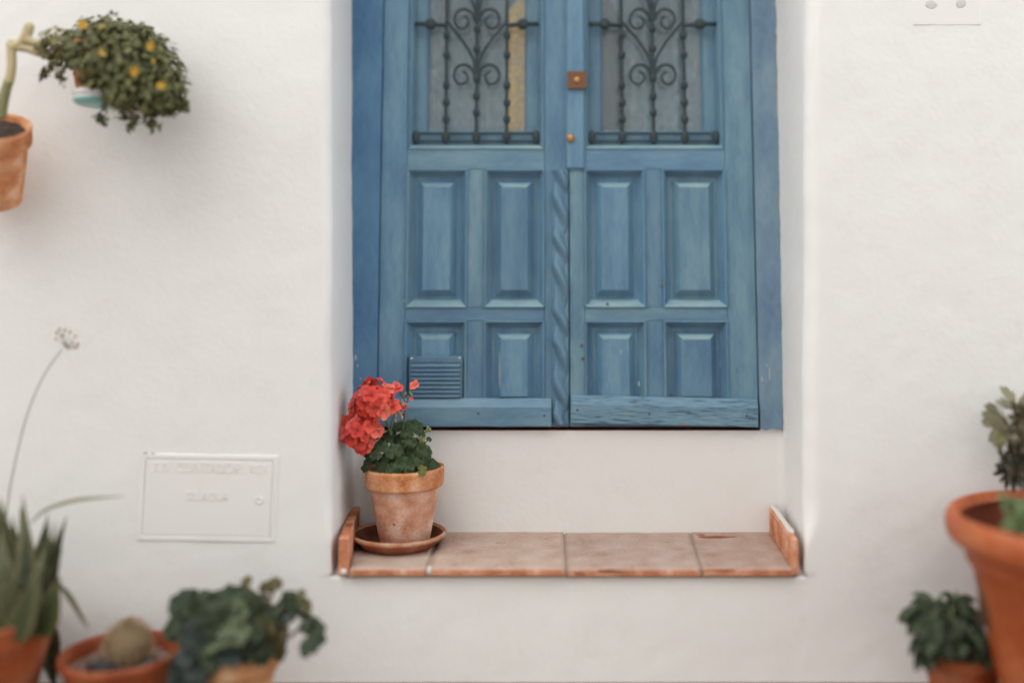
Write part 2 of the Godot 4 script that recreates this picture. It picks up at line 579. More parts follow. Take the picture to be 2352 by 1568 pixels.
func make_setting() -> void:
	var st := begin()
	st.set_normal(Vector3.UP)
	quad(st, Vector3(-150, GROUND, 150), Vector3(150, GROUND, 150), Vector3(150, GROUND, -150), Vector3(-150, GROUND, -150))
	tag(obj("ground", st, mats.ground), "terracotta coloured paving at the foot of the white wall", "", "", "structure")

	# the wall: a grid of (x, share of the recess depth) times (y, share of the recess depth)
	# the sides of the recess: x of their front and back edges at two heights, hand built and a little out of plumb
	var ya := at(CX, 100, 0).y
	var yb := at(CX, 1150, 0).y
	var lf := [at(758, 100, 0).x, at(760, 1150, 0).x]
	var rf := [at(1856, 100, 0).x, at(1850, 1150, 0).x]
	var yc := at(CX, 100, REC).y
	var yd := at(CX, 1100, REC).y
	var lb := [at(809, 100, REC).x, at(813, 1100, REC).x]
	var rb := [at(1783, 100, REC).x, at(1801, 1100, REC).x]
	var xl := -0.545
	var xr := 0.70
	var us := []
	for x in [-9.0, -6.0, -4.0, -3.0, -2.4, -2.0]:
		us.append([x, 0.0, 0.0])
	var x := -1.8
	while x < xl - 0.045:
		us.append([x, 0.0, 0.0])
		x += 0.022
	us.append([xl - 0.025, 0.0, 0.0])
	var rc := 0.026
	for k in 9:
		var a := PI / 2 * k / 8.0
		us.append([xl - rc + rc * sin(a), rc * (1 - cos(a)) / -REC, 1.0 - absf(k - 4.0) / 8.0, a])
	for k in range(1, 13):
		us.append([xl, lerpf(rc / -REC, 1.0, k / 12.0), 0.5 - 0.3 * k / 12.0])
	for k in range(1, 56):
		us.append([lerpf(xl, xr, k / 56.0), 1.0, 0.0])
	for k in range(12, -1, -1):
		us.append([xr, lerpf(rc / -REC, 1.0, k / 12.0), 0.5 - 0.3 * k / 12.0])
	for k in range(7, -1, -1):
		var a := PI / 2 * k / 8.0
		us.append([xr + rc - rc * sin(a), rc * (1 - cos(a)) / -REC, 1.0 - absf(k - 4.0) / 8.0, a])
	us.append([xr + 0.025, 0.0, 0.0])
	x = xr + 0.045
	while x < 1.75:
		us.append([x, 0.0, 0.0])
		x += 0.022
	for xx in [1.9, 2.3, 3.0, 4.0, 6.0, 9.0]:
		us.append([xx, 0.0, 0.0])
	var vs := []
	var y := -0.06
	var shelf := TREAD - 0.024
	while y < shelf - 0.015:
		vs.append([y, 0.0])
		y += 0.018
	vs.append([shelf - 0.008, 0.0])
	vs.append([shelf - 0.002, 0.0])
	for k in range(1, 9):
		vs.append([shelf, k / 8.0])
	y = TREAD - 0.008
	while y < Y(988.5) - 0.012:
		vs.append([y, 1.0])
		y += 0.02
	y = Y(988.5)
	while y < 2.5:
		vs.append([y, 1.0])
		y += 0.02
	for k in range(8, -1, -1):
		vs.append([2.51, k / 8.0])
	for yy in [2.55, 2.7, 3.0, 3.6, 4.5, 6.0]:
		vs.append([yy, 0.0])
	var hole_x := [X(852), X(1752)]
	var hole_y := [Y(988.5) - 0.001, 2.42]
	var rows := []
	for u in us:
		var row := PackedVector3Array()
		for v in vs:
			var dep: float = u[1] * v[1]
			var p := Vector3(u[0], v[0], REC * dep)
			var left: bool = u[0] < 0.08
			var tf: float = (v[0] - ya) / (yb - ya)
			var tb: float = (v[0] - yc) / (yd - yc)
			var xf: float = lerpf(lf[0], lf[1], tf) if left else lerpf(rf[0], rf[1], tf)
			var xb: float = lerpf(lb[0], lb[1], tb) if left else lerpf(rb[0], rb[1], tb)
			var rr: float = rc * (1.0 if left else 1.7) * (lerpf(0.08, 1.0, smoothstep(TREAD, TREAD + 0.16, v[0])) if v[0] < 2.5 else 0.05)
			var sg := 1.0 if left else -1.0
			# where the recess is closed (above and below) its columns lie side by side in the wall face
			var el: float = lerpf(lerpf(lf[0], lf[1], tf) + 0.006, lerpf(lb[0], lb[1], tb), v[1])
			var er: float = lerpf(lerpf(rf[0], rf[1], tf) - 0.006, lerpf(rb[0], rb[1], tb), v[1])
			if u.size() > 3:
				# the rounding of the corner dies away just above the ledge
				p.x = xf - sg * rr * (1.0 - sin(u[3]))
				dep = rr * (1.0 - cos(u[3])) / -REC * v[1]
				p.z = REC * dep
			elif u[1] > 0.0 and (u[0] <= xl + 0.0001 or u[0] >= xr - 0.0001):
				var share: float = lerpf(rr / -REC, 1.0, (u[1] - rc / -REC) / (1.0 - rc / -REC))
				p.x = lerpf(xf, el if left else er, share)
				dep = share * v[1]
				p.z = REC * dep
			elif u[1] >= 1.0:
				p.x = lerpf(el, er, (u[0] - xl) / (xr - xl))
			elif left:
				p.x += (xf - rr - (xl - 0.021)) * clampf(1.0 - (xl - 0.021 - u[0]) / 0.5, 0.0, 1.0)
			else:
				p.x += (xf + rr - (xr + 0.021)) * clampf(1.0 - (u[0] - xr - 0.021) / 0.5, 0.0, 1.0)
			p.z += plaster_bump(p.x + dep * 0.9, p.y)
			var side := -1.0 if u[0] < 0.0 else 1.0
			if u[2] > 0.0 and v[1] >= 1.0:
				p.x += smoothstep(0.27, 0.40, v[0]) * 0.011 * u[2] * n_mid.get_noise_2d(p.y * 1.7 + side * 30.0, dep * 0.4) + 0.0016 * n_fine.get_noise_2d(p.y * 14.0, dep * 4.0 + side * 9.0)
			row.append(p)
		rows.append(row)
	st = begin()
	for i in us.size() - 1:
		for j in vs.size() - 1:
			var a: Vector3 = rows[i][j]
			var c: Vector3 = rows[i + 1][j + 1]
			if us[i][1] >= 1.0 and us[i + 1][1] >= 1.0 and a.x > hole_x[0] and c.x < hole_x[1] and a.y > hole_y[0] and c.y < hole_y[1]:
				continue
			quad(st, a, rows[i + 1][j], c, rows[i][j + 1])
	var wall := obj("house_wall", st, mats.plaster)
	tag(wall, "white lime plastered house wall with a deep doorway recess", "wall")

	# the house across the lane, behind the camera: it narrows the sky that lights the wall
	var over := thing("opposite_house", "white house across the narrow lane, facing the blue door", "house", Vector3(0, GROUND, 4.6))
	st = begin(true)
	box(st, Vector3(-9, -0.05, 0), Vector3(9, 5.2, 6), 0.03)
	obj("wall", st, mats.plaster, over)
	st = begin(true)
	box(st, Vector3(-9.2, 5.204, -0.25), Vector3(9.2, 5.33, 6.2), 0.03)
	obj("roof", st, mats.clay_red, over)

	# the room behind the door: walls, floor and ceiling with thickness
	var room := Node3D.new()
	room.name = "room_behind_door"
	add_child(room)
	tag(room, "dim room seen through the glazed blue door", "", "", "structure")
	var s := [[Vector3(-1.7, 0.45, -3.6), Vector3(1.8, 0.6, -0.37), "floor"], [Vector3(-1.7, 2.62, -3.6), Vector3(1.8, 2.75, -0.37), "ceiling"],
		[Vector3(-1.85, 0.45, -3.6), Vector3(-1.703, 2.75, -0.37), "side_wall"], [Vector3(1.803, 0.45, -3.6), Vector3(1.95, 2.75, -0.37), "side_wall"], [Vector3(-1.85, 0.45, -3.75), Vector3(1.95, 2.75, -3.603), "back_wall"]]
	for b in s:
		st = begin(true)
		box(st, b[0], b[1], 0.004)
		obj(b[2], st, mats.room, room)


func wavy_strip(x0: float, x1: float, lean0: float, lean1: float, y0: float, y1: float, zf: float, zb: float, wob0: float, wob1: float, wobb: float, sd: float) -> SurfaceTool:
	# an upright board whose outer edges are hand painted and ragged
	var st := begin(true)
	var n := 110
	var prev := []
	for k in n + 1:
		var yy := lerpf(y0, y1, k / float(n))
		var a := x0 + lean0 * (yy - y0) + wob0 * (n_mid.get_noise_2d(yy * 4.0, sd) + 0.35 * n_fine.get_noise_2d(yy * 40.0, sd))
		var b := x1 + lean1 * (yy - y0) + wob1 * (n_mid.get_noise_2d(yy * 4.0, sd + 9.0) + 0.35 * n_fine.get_noise_2d(yy * 40.0, sd + 3.0))
		var now := [Vector3(a, yy, zf), Vector3(b, yy, zf), Vector3(a, yy, zb), Vector3(b, yy, zb)]
		if k == 0:
			var m := 8
			for q in m:
				var f0 := float(q) / m
				var f1 := float(q + 1) / m
				var d0 := wobb * n_fine.get_noise_2d(f0 * 9.0, sd) - wobb * 0.6
				var d1 := wobb * n_fine.get_noise_2d(f1 * 9.0, sd) - wobb * 0.6
				var p0 := Vector3(lerpf(a, b, f0), yy + d0, zf)
				var p1 := Vector3(lerpf(a, b, f1), yy + d1, zf)
				quad(st, p0, p1, Vector3(p1.x, yy, zf), Vector3(p0.x, yy, zf))
				quad(st, Vector3(p0.x, p0.y, zb), Vector3(p1.x, p1.y, zb), p1, p0)
		if prev:
			quad(st, prev[0], prev[1], now[1], now[0])
			quad(st, prev[1], prev[3], now[3], now[1])
			quad(st, prev[2], prev[0], now[0], now[2])
		prev = now
	return st


# ---------------------------------------------------------------- the blue double door
func make_door() -> void:
	var zf := REC
	var door := thing("double_door", "weathered blue panelled double door with glazed upper halves", "door")
	var top := 2.40
	var bottom := Y(980)
	# jambs
	var dy := Y(50) - Y(980)
	var lean_l := (at(808, 50, zf).x - at(812, 985, zf).x) / dy
	var lean_r := (at(1781, 50, zf).x - at(1799, 975, zf).x) / dy
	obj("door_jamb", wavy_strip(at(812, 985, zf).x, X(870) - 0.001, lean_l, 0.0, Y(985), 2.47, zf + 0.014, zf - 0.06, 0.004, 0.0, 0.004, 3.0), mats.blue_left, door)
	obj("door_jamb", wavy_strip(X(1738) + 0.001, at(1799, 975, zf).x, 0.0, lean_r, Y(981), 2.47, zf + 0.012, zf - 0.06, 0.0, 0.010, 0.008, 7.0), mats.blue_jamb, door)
	var st := begin(true)
	box(st, Vector3(X(870) - 0.001, top + 0.004, zf - 0.06), Vector3(X(1738) + 0.001, 2.47, zf + 0.013), 0.002)
	obj("head_jamb", st, mats.blue_across, door)
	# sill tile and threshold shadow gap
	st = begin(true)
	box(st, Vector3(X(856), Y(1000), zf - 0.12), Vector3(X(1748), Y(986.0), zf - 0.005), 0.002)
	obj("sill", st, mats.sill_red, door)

	# [leaf left, leaf right, panel columns, glass opening]
	var spec := [
		{"x0": X(870.5), "x1": X(1307), "st0": X(930), "st1": X(1251), "m0": X(1072), "m1": X(1111), "g0": X(936), "g1": X(1237)},
		{"x0": X(1309), "x1": X(1737), "st0": X(1343), "st1": X(1672), "m0": X(1484), "m1": X(1524), "g0": X(1353), "g1": X(1653)},
	]
	var y_glass := Y(330)      # lower edge of the glazed opening
	var y_up1 := Y(388)        # upper panels
	var y_up0 := Y(706)
	var y_lo1 := Y(736)        # lower panels
	var y_lo0 := bottom + 0.035
	var depth := 0.034
	for n in 2:
		var s: Dictionary = spec[n]
		# the leaf: its core behind panels; all boards are pieces of it
		st = begin(true)
		box(st, Vector3(s.x0 + 0.004, bottom + 0.002, zf - depth - 0.008), Vector3(s.x1 - 0.004, y_glass - 0.03, zf - depth + 0.002), 0.001)
		var lf := obj("door_leaf", st, mats.blue_up, door)
		lf.set_meta("label", ["left leaf with a small louvred vent low down", "right leaf with a worn kick board"][n])
		var boards := [
			["stile", s.x0, s.st0, bottom, top, 0.0, false], ["stile", s.st1, s.x1, bottom, top, 0.0, false],
			["rail", s.st0 + 0.0006, s.st1 - 0.0006, y_up1, y_glass - 0.018, -0.0006, true], ["rail", s.st0 + 0.0006, s.st1 - 0.0006, y_lo1, y_up0, -0.0006, true],
			["rail", s.st0 + 0.0006, s.st1 - 0.0006, bottom, y_lo0, -0.0006, true], ["rail", s.st0 + 0.0006, s.st1 - 0.0006, top - 0.08, top, -0.0006, true],
			["mullion", s.m0, s.m1, y_up0 + 0.0006, y_up1 - 0.0006, -0.0012, false], ["mullion", s.m0, s.m1, y_lo0 + 0.0006, y_lo1 - 0.0006, -0.0012, false],
		]
		for b in boards:
			st = begin(true)
			box(st, Vector3(b[1], b[3], zf - depth), Vector3(b[2], b[4], zf + b[5]), 0.0014)
			obj(b[0], st, mats["%s%d" % ["blue_across" if b[6] else "blue_up", rng.randi() % 3]], lf)
		# raised panels with their mouldings
		for c in [[s.st0, s.m0], [s.m1, s.st1]]:
			for r in [[y_up0, y_up1], [y_lo0, y_lo1]]:
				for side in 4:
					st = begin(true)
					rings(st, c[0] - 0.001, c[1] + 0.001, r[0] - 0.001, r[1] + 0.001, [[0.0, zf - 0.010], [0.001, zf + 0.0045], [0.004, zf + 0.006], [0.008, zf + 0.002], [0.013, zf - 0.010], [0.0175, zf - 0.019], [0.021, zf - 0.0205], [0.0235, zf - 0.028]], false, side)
					obj("moulding", st, mats.blue_lit if side == 0 else mats["%s%d" % ["blue_across" if side == 2 else "blue_up", rng.randi() % 3]], lf)  # the lower strip faces up and takes the painted sky light
				st = begin(true)
				rings(st, c[0] + 0.021, c[1] - 0.021, r[0] + 0.021, r[1] - 0.021, [[0.0, zf - 0.033], [0.001, zf - 0.026], [0.011, zf - 0.0245], [0.0265, zf - 0.007], [0.0285, zf - 0.002], [0.031, zf - 0.0014]])
				obj("panel", st, mats["blue_up%d" % (rng.randi() % 3)], lf)
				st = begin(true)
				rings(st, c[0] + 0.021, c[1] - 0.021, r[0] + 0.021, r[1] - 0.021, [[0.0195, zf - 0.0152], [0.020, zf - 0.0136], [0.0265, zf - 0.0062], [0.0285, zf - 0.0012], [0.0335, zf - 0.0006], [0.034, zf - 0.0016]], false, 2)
				obj("lit_edge", st, mats.blue_lit, lf)  # pale overlay paints a highlight along the top bevel
		# sloping weather moulding under the glass
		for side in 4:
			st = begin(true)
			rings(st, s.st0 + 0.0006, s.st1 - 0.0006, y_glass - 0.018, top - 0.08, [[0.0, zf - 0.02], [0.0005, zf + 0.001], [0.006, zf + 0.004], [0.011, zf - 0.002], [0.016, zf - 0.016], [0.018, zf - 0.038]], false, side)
			obj("glazing_bead", st, mats.blue_lit if side == 0 else mats.blue_up, lf)  # painted sky light again on the upward-facing lower bead
		# inner sash that holds the pane
		var gx0: float = s.st0 + 0.018
		var gx1: float = s.st1 - 0.018
		var sash := 0.040
		st = begin(true)
		rings(st, gx0 - 0.01, gx1 + 0.01, y_glass - 0.005, top - 0.09, [[0.0, zf - 0.040], [0.01, zf - 0.0395], [sash + 0.004, zf - 0.039], [sash + 0.010, zf - 0.047], [sash + 0.012, zf - 0.056]], false)
		obj("sash", st, mats.blue_up, lf)
		st = begin(true)
		box(st, Vector3(gx0 + sash - 0.006, y_glass + sash - 0.012, zf - 0.055), Vector3(gx1 - sash + 0.006, top - 0.12, zf - 0.051), 0.0005)
		obj("pane", st, mats.glass, lf)
		make_grille(door, gx0, gx1, y_glass, top - 0.1, zf - 0.012)

	# kick boards
	var kb := [[X(871, zf + 0.02), X(1266, zf + 0.02), Y(914, zf), Y(980, zf + 0.02), mats.blue_across, 0.0], [X(1310.5, zf + 0.02), X(1736, zf + 0.02), Y(911, zf), Y(976.5, zf + 0.02), mats.worn, -1.25]]
	for k in kb:
		var w: float = k[1] - k[0]
		var h: float = k[2] - k[3]
		var mid := Vector3((k[0] + k[1]) / 2.0, (k[2] + k[3]) / 2.0, zf)
		st = begin(true)
		var pr := [Vector2(0.001, h / 2), Vector2(0.007, h / 2), Vector2(0.021, h / 2 - 0.021), Vector2(0.0225, h / 2 - 0.024), Vector2(0.0225, -h / 2 + 0.003), Vector2(0.020, -h / 2), Vector2(0.001, -h / 2)]
		var m := 14
		for q in m:
			var xa := -w / 2 + w * q / m
			var xb := -w / 2 + w * (q + 1) / m
			for i in pr.size():
				var a: Vector2 = pr[i]
				var b: Vector2 = pr[(i + 1) % pr.size()]
				var wa := 0.0012 * n_fine.get_noise_2d(xa * 9.0, mid.x)
				var wb := 0.0012 * n_fine.get_noise_2d(xb * 9.0, mid.x)
				quad(st, Vector3(xa, b.y + wa, b.x), Vector3(xb, b.y + wb, b.x), Vector3(xb, a.y + wb, a.x), Vector3(xa, a.y + wa, a.x))
		for e in [-w / 2, w / 2]:
			for i in range(1, pr.size() - 1):
				tri_out(st, Vector3(e, pr[0].y, pr[0].x), Vector3(e, pr[i].y, pr[i].x), Vector3(e, pr[i + 1].y, pr[i + 1].x), Vector3(0, 0, 0.01))
		var o := obj("kick_board", st, k[4], door, Transform3D(Basis(Vector3.BACK, deg_to_rad(k[5])), mid))
		if k[5] != 0.0:
			o.set_meta("label", "worn kick board with bare cracked grain, sloping a little")
		# nail heads
		for f in ([-0.35, 0.08, 0.46] if k[5] == 0.0 else [-0.465, -0.08, 0.44]):
			st = begin()
			ball(st, Vector3(w * f, -0.004 + 0.004 * sin(f * 9.0), 0.0222), Vector3(0.0035, 0.0035, 0.0012), 9, 4)
			obj("nail_head", st, mats.stone_dark, o)

	# carved strip that covers the joint of the leaves
	st = begin()
	var ax := (X(1266) + X(1307)) / 2.0
	var ay0 := Y(972)
	var ay1 := Y(392)
	var rows := []
	var nx := 16
	var ny := 260
	for i in nx + 1:
		var row := PackedVector3Array()
		var sx := i / float(nx) * 2.0 - 1.0
		for j in ny + 1:
			var yy := lerpf(ay0, ay1, j / float(ny))
			var ph := (yy - ay0) / 0.104 * TAU + 1.1 * n_mid.get_noise_2d(yy * 5.0, 3.0)
			var half := 0.0205 + 0.0045 * sin(ph + 0.6 + (0.0 if sx < 0 else PI))
			var r := sqrt(maxf(0.0, 1.0 - pow(absf(sx), 2.6)))
			var g := cos(ph + sx * 2.3) * (0.65 + 0.35 * sx * sx)
			var z := zf + 0.001 + r * (0.017 + 0.013 * g)
			if j < 14:
				z -= 0.002 * n_fine.get_noise_2d(sx * 6.0, j * 0.6) + 0.004 * (14 - j) / 14.0
			row.append(Vector3(ax + half * sx, yy, z))
		rows.append(row)
	grid(st, rows)
	obj("carved_strip", st, mats.blue_up, door)
	st = begin(true)
	box(st, Vector3(ax - 0.024, ay0 - 0.001, zf - 0.006), Vector3(ax + 0.024, ay1 + 0.004, zf + 0.0045), 0.002)
	obj("strip_base", st, mats.blue_up, door)
	st = begin(true)
	box(st, Vector3(X(1302), ay1 + 0.004, zf - 0.004), Vector3(X(1345), top - 0.01, zf + 0.011), 0.005)
	obj("joint_cover", st, mats.blue_up2, door)
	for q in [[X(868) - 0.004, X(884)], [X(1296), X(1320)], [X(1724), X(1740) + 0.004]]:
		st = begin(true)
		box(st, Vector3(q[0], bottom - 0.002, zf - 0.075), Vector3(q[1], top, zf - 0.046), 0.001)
		obj("dark_gap_backing", st, mats.dark, door)  # near-black board added behind each gap to stop bright lines
	# lock plate and keyhole knob
	st = begin(true)
	box(st, Vector3(X(1304), Y(206), zf + 0.010), Vector3(X(1350), Y(166), zf + 0.020), 0.002)
	var lock := obj("lock_plate", st, mats.rust, door)
	st = begin()
	ball(st, Vector3(X(1327), Y(186), zf + 0.021), Vector3(0.009, 0.009, 0.004), 12, 6)
	obj("lock_cylinder", st, mats.brass, lock)
	st = begin()
	ball(st, Vector3(X(1311), Y(318), zf + 0.013), Vector3(0.011, 0.013, 0.010), 12, 8)
	obj("door_knob", st, mats.brass, door)
	# rusty screws and old fixings on the right leaf
	for q in [[1336, 793], [1338, 823], [1522, 657], [1395, 698], [1305, 737]]:
		st = begin()
		ball(st, Vector3(X(q[0]), Y(q[1]), zf + 0.003), Vector3(0.004, 0.0045, 0.003), 8, 5)
		obj("screw_head", st, mats.rust, door)

	# chips and scratches where the paint is gone: px, py, half width, half height (mm), proud of the leaf face
	mats.chip = surf(Color(0.72, 0.73, 0.72), 0.8)
	mats.chip_wood = surf(Color(0.62, 0.47, 0.36), 0.8)
	for q in [[1762, 858, 1.6, 20, 13.2, 0], [1756, 838, 1.2, 4, 13.2, 0], [821, 820, 3, 9, 15.2, 0], [826, 838, 2, 4, 15.2, 0], [833, 868, 2, 3, 15.2, 0], [845, 872, 1.6, 3, 15.2, 0], [1148, 845, 1.5, 55, -2.0, 0], [1426, 808, 1.4, 7, -1.4, 0], [1421, 853, 1.4, 3, -1.4, 1], [1093, 829, 4, 8, -1.0, 2], [1466, 882, 2, 8, -1.0, 0], [1745, 870, 2, 9, 13.2, 0], [1690, 850, 3, 8, 0.2, 2], [930, 690, 4, 3, 0.2, 0], [1652, 835, 2, 12, 0.4, 2], [1563, 972, 16, 1.6, 22.9, 1], [1600, 951, 5, 1.4, 22.9, 1], [1430, 945, 3, 1.2, 22.9, 1]]:
		st = begin()
		ball(st, Vector3(X(q[0]), Y(q[1]), zf + q[4] / 1000.0), Vector3(q[2] / 1000.0, q[3] / 1000.0, 0.0006), 9, 4, 0.5)
		obj("paint_chip", st, [mats.chip, mats.chip_wood, mats.blue_left][q[5]], door)

	# louvred vent
	var vx0 := X(944)
	var vx1 := X(1061)
	var vy0 := Y(913.5)
	var vy1 := Y(818)
	st = begin(true)
	box(st, Vector3(vx0 - 0.002, vy0, zf - 0.02), Vector3(vx1 + 0.003, vy1, zf + 0.0052), 0.001)
	var vent := obj("vent_grille", st, mats.blue_iron, door)
	st = begin(true)
	box(st, Vector3(vx0 - 0.002, Y(832), zf + 0.0055), Vector3(vx1 + 0.003, vy1 + 0.0004, zf + 0.0095), 0.0012)
	for e in [vx0 - 0.002, vx1 - 0.003]:
		box(st, Vector3(e, vy0, zf + 0.0055), Vector3(e + 0.006, Y(832) - 0.0002, zf + 0.0094), 0.0012)
	obj("vent_frame", st, mats.blue_iron, vent)
	for k in 8:
		var yy := lerpf(Y(838), Y(907), k / 7.0)
		st = begin(true)
		box(st, Vector3(vx0 + 0.0042, -0.0058, -0.0012), Vector3(vx1 - 0.0032, 0.0058, 0.0012), 0.0005, Basis(Vector3.RIGHT, -0.62), Vector3(0, yy, zf + 0.0098))
		obj("slat", st, mats.blue_iron, vent)
	for q in [[1057, 821], [948, 822]]:
		st = begin()
		ball(st, Vector3(X(q[0]), Y(q[1]), zf + 0.0098), Vector3(0.003, 0.003, 0.0015), 8, 4)
		obj("vent_screw", st, mats.white_glaze, vent)


func make_grille(door: Node3D, x0: float, x1: float, y0: float, y1: float, z: float) -> void:
	var w := x1 - x0
	var st := begin(true)
	box(st, Vector3(x0, y0 + 0.028, z - 0.004), Vector3(x1, y0 + 0.036, z + 0.004), 0.001)
	box(st, Vector3(x0, y0 + 0.006, z - 0.004), Vector3(x1, y0 + 0.012, z + 0.004), 0.001)
	var g := obj("iron_grille", st, mats.iron, door)
	var xs := [x0 + 0.006, x0 + w * 0.255, x0 + w * 0.5, x0 + w * 0.745, x1 - 0.006]
	for x in xs:
		st = begin()
		ball(st, Vector3(x, y0 + 0.021, z), Vector3(0.012, 0.021, 0.010), 10, 8)
		obj("knot", st, mats.iron, g)
	for k in [1, 2, 3]:
		# a twisted bar with collars
		st = begin()
		var pts := []
		for i in 60:
			pts.append(Vector3(xs[k], lerpf(y0 + 0.03, y1, i / 59.0), z))
		tube(st, pts, 0.0055, 0.0055, 6)
		for c in [0.075, 0.125, 0.178, 0.27, 0.33]:
			ball(st, Vector3(xs[k], y0 + c + (0.02 if k == 2 else 0.0), z), Vector3(0.0115, 0.015, 0.0105), 9, 6)
		obj("bar", st, mats.iron, g)
	# scrolls that meet on the middle bar, and side bosses
	for s in [-1.0, 1.0]:
		for v in [0.0, 1.0]:
			st = begin()
			var pts := []
			for i in 40:
				var t := i / 39.0
				var a := t * TAU * 1.25
				var r := 0.036 * (1.0 - 0.72 * t)
				pts.append(Vector3(xs[2] + s * (0.006 + 0.036 - r * cos(a)), y0 + 0.205 + v * 0.17 + r * sin(a) * 1.15, z))
			tube(st, pts, 0.0050, 0.0036, 6)
			var leg := smooth_path([Vector3(xs[2] + s * 0.004, y0 + 0.205 + v * 0.17, z), Vector3(xs[2] + s * 0.010, y0 + 0.255 + v * 0.17, z), Vector3(xs[2] + s * 0.040, y0 + 0.31 + v * 0.17, z), Vector3(xs[2] + s * w * 0.235, y0 + 0.37 + v * 0.17, z)], 6)
			tube(st, leg, 0.0050, 0.004, 6)
			obj("scroll", st, mats.iron, g)
		st = begin()
		var bx: float = xs[1] if s < 0 else xs[3]
		tube(st, [Vector3(bx, y0 + 0.36, z), Vector3(bx + s * w * 0.12, y0 + 0.365, z), Vector3((x0 if s < 0 else x1), y0 + 0.365, z)], 0.007, 0.007, 6)
		ball(st, Vector3(bx + s * w * 0.13, y0 + 0.365, z), Vector3(0.018, 0.018, 0.011), 10, 7)
		obj("side_boss", st, mats.iron, g)


func make_curtains() -> void:
	var zc := REC - 0.115
	var list := [
		["lace_curtain", X(965), X(1215), mats.lace, "pale lace curtain behind the left glass of the blue door", "curtain", 11.0, 0.017, 0.0],
		["lace_curtain", X(1400), X(1665), mats.lace, "pale lace curtain behind the right glass of the blue door", "curtain", 10.0, 0.017, 0.0],
		["yellow_curtain", X(1158), X(1222), mats.yellow_cloth, "narrow yellow curtain edge behind the left glass", "curtain", 2.4, 0.008, 0.024],
		["brown_curtain", X(1370), X(1440), mats.brown_cloth, "dark brown curtain edge behind the right glass", "curtain", 2.6, 0.008, 0.024],
	]
	for c in list:
		var st := begin()
		var rows := []
		for i in 61:
			var t := i / 60.0
			var row := PackedVector3Array()
			for j in 21:
				var u := j / 20.0
				var fold: float = c[7] * (0.6 + 0.4 * u) * sin(t * TAU * c[6] / 2.0 + 0.7 * n_mid.get_noise_2d(t * 3.0, u * 1.2))
				var pinch := 0.0
				row.append(Vector3(lerpf(c[1], c[2], t) + pinch, lerpf(Y(300), 2.38, u), zc + c[8] + fold))
			rows.append(row)
		grid(st, rows)
		tag(obj(c[0], st, c[3]), c[4], c[5])
	# the gathered upper layer of each lace curtain
	for k in 2:
		var st := begin()
		var xm := X([1092, 1500][k])
		var hw := 0.145
		for i in 30:
			var ta := i / 30.0 * 2.0 - 1.0
			var tb := (i + 1) / 30.0 * 2.0 - 1.0
			var ya := Y(112) + 0.22 * absf(ta) + 0.006 * sin(ta * 40.0)
			var yb := Y(112) + 0.22 * absf(tb) + 0.006 * sin(tb * 40.0)
			quad(st, Vector3(xm + ta * hw, ya, zc + 0.035 + 0.005 * sin(ta * 22.0)), Vector3(xm + tb * hw, yb, zc + 0.035 + 0.005 * sin(tb * 22.0)), Vector3(xm + tb * hw, 2.38, zc + 0.035 + 0.005 * sin(tb * 22.0)), Vector3(xm + ta * hw, 2.38, zc + 0.035 + 0.005 * sin(ta * 22.0)))
		tag(obj("curtain_valance", st, mats.lace_dark), ["pointed grey valance above the lace in the left glass", "pointed grey valance above the lace in the right glass"][k], "curtain")


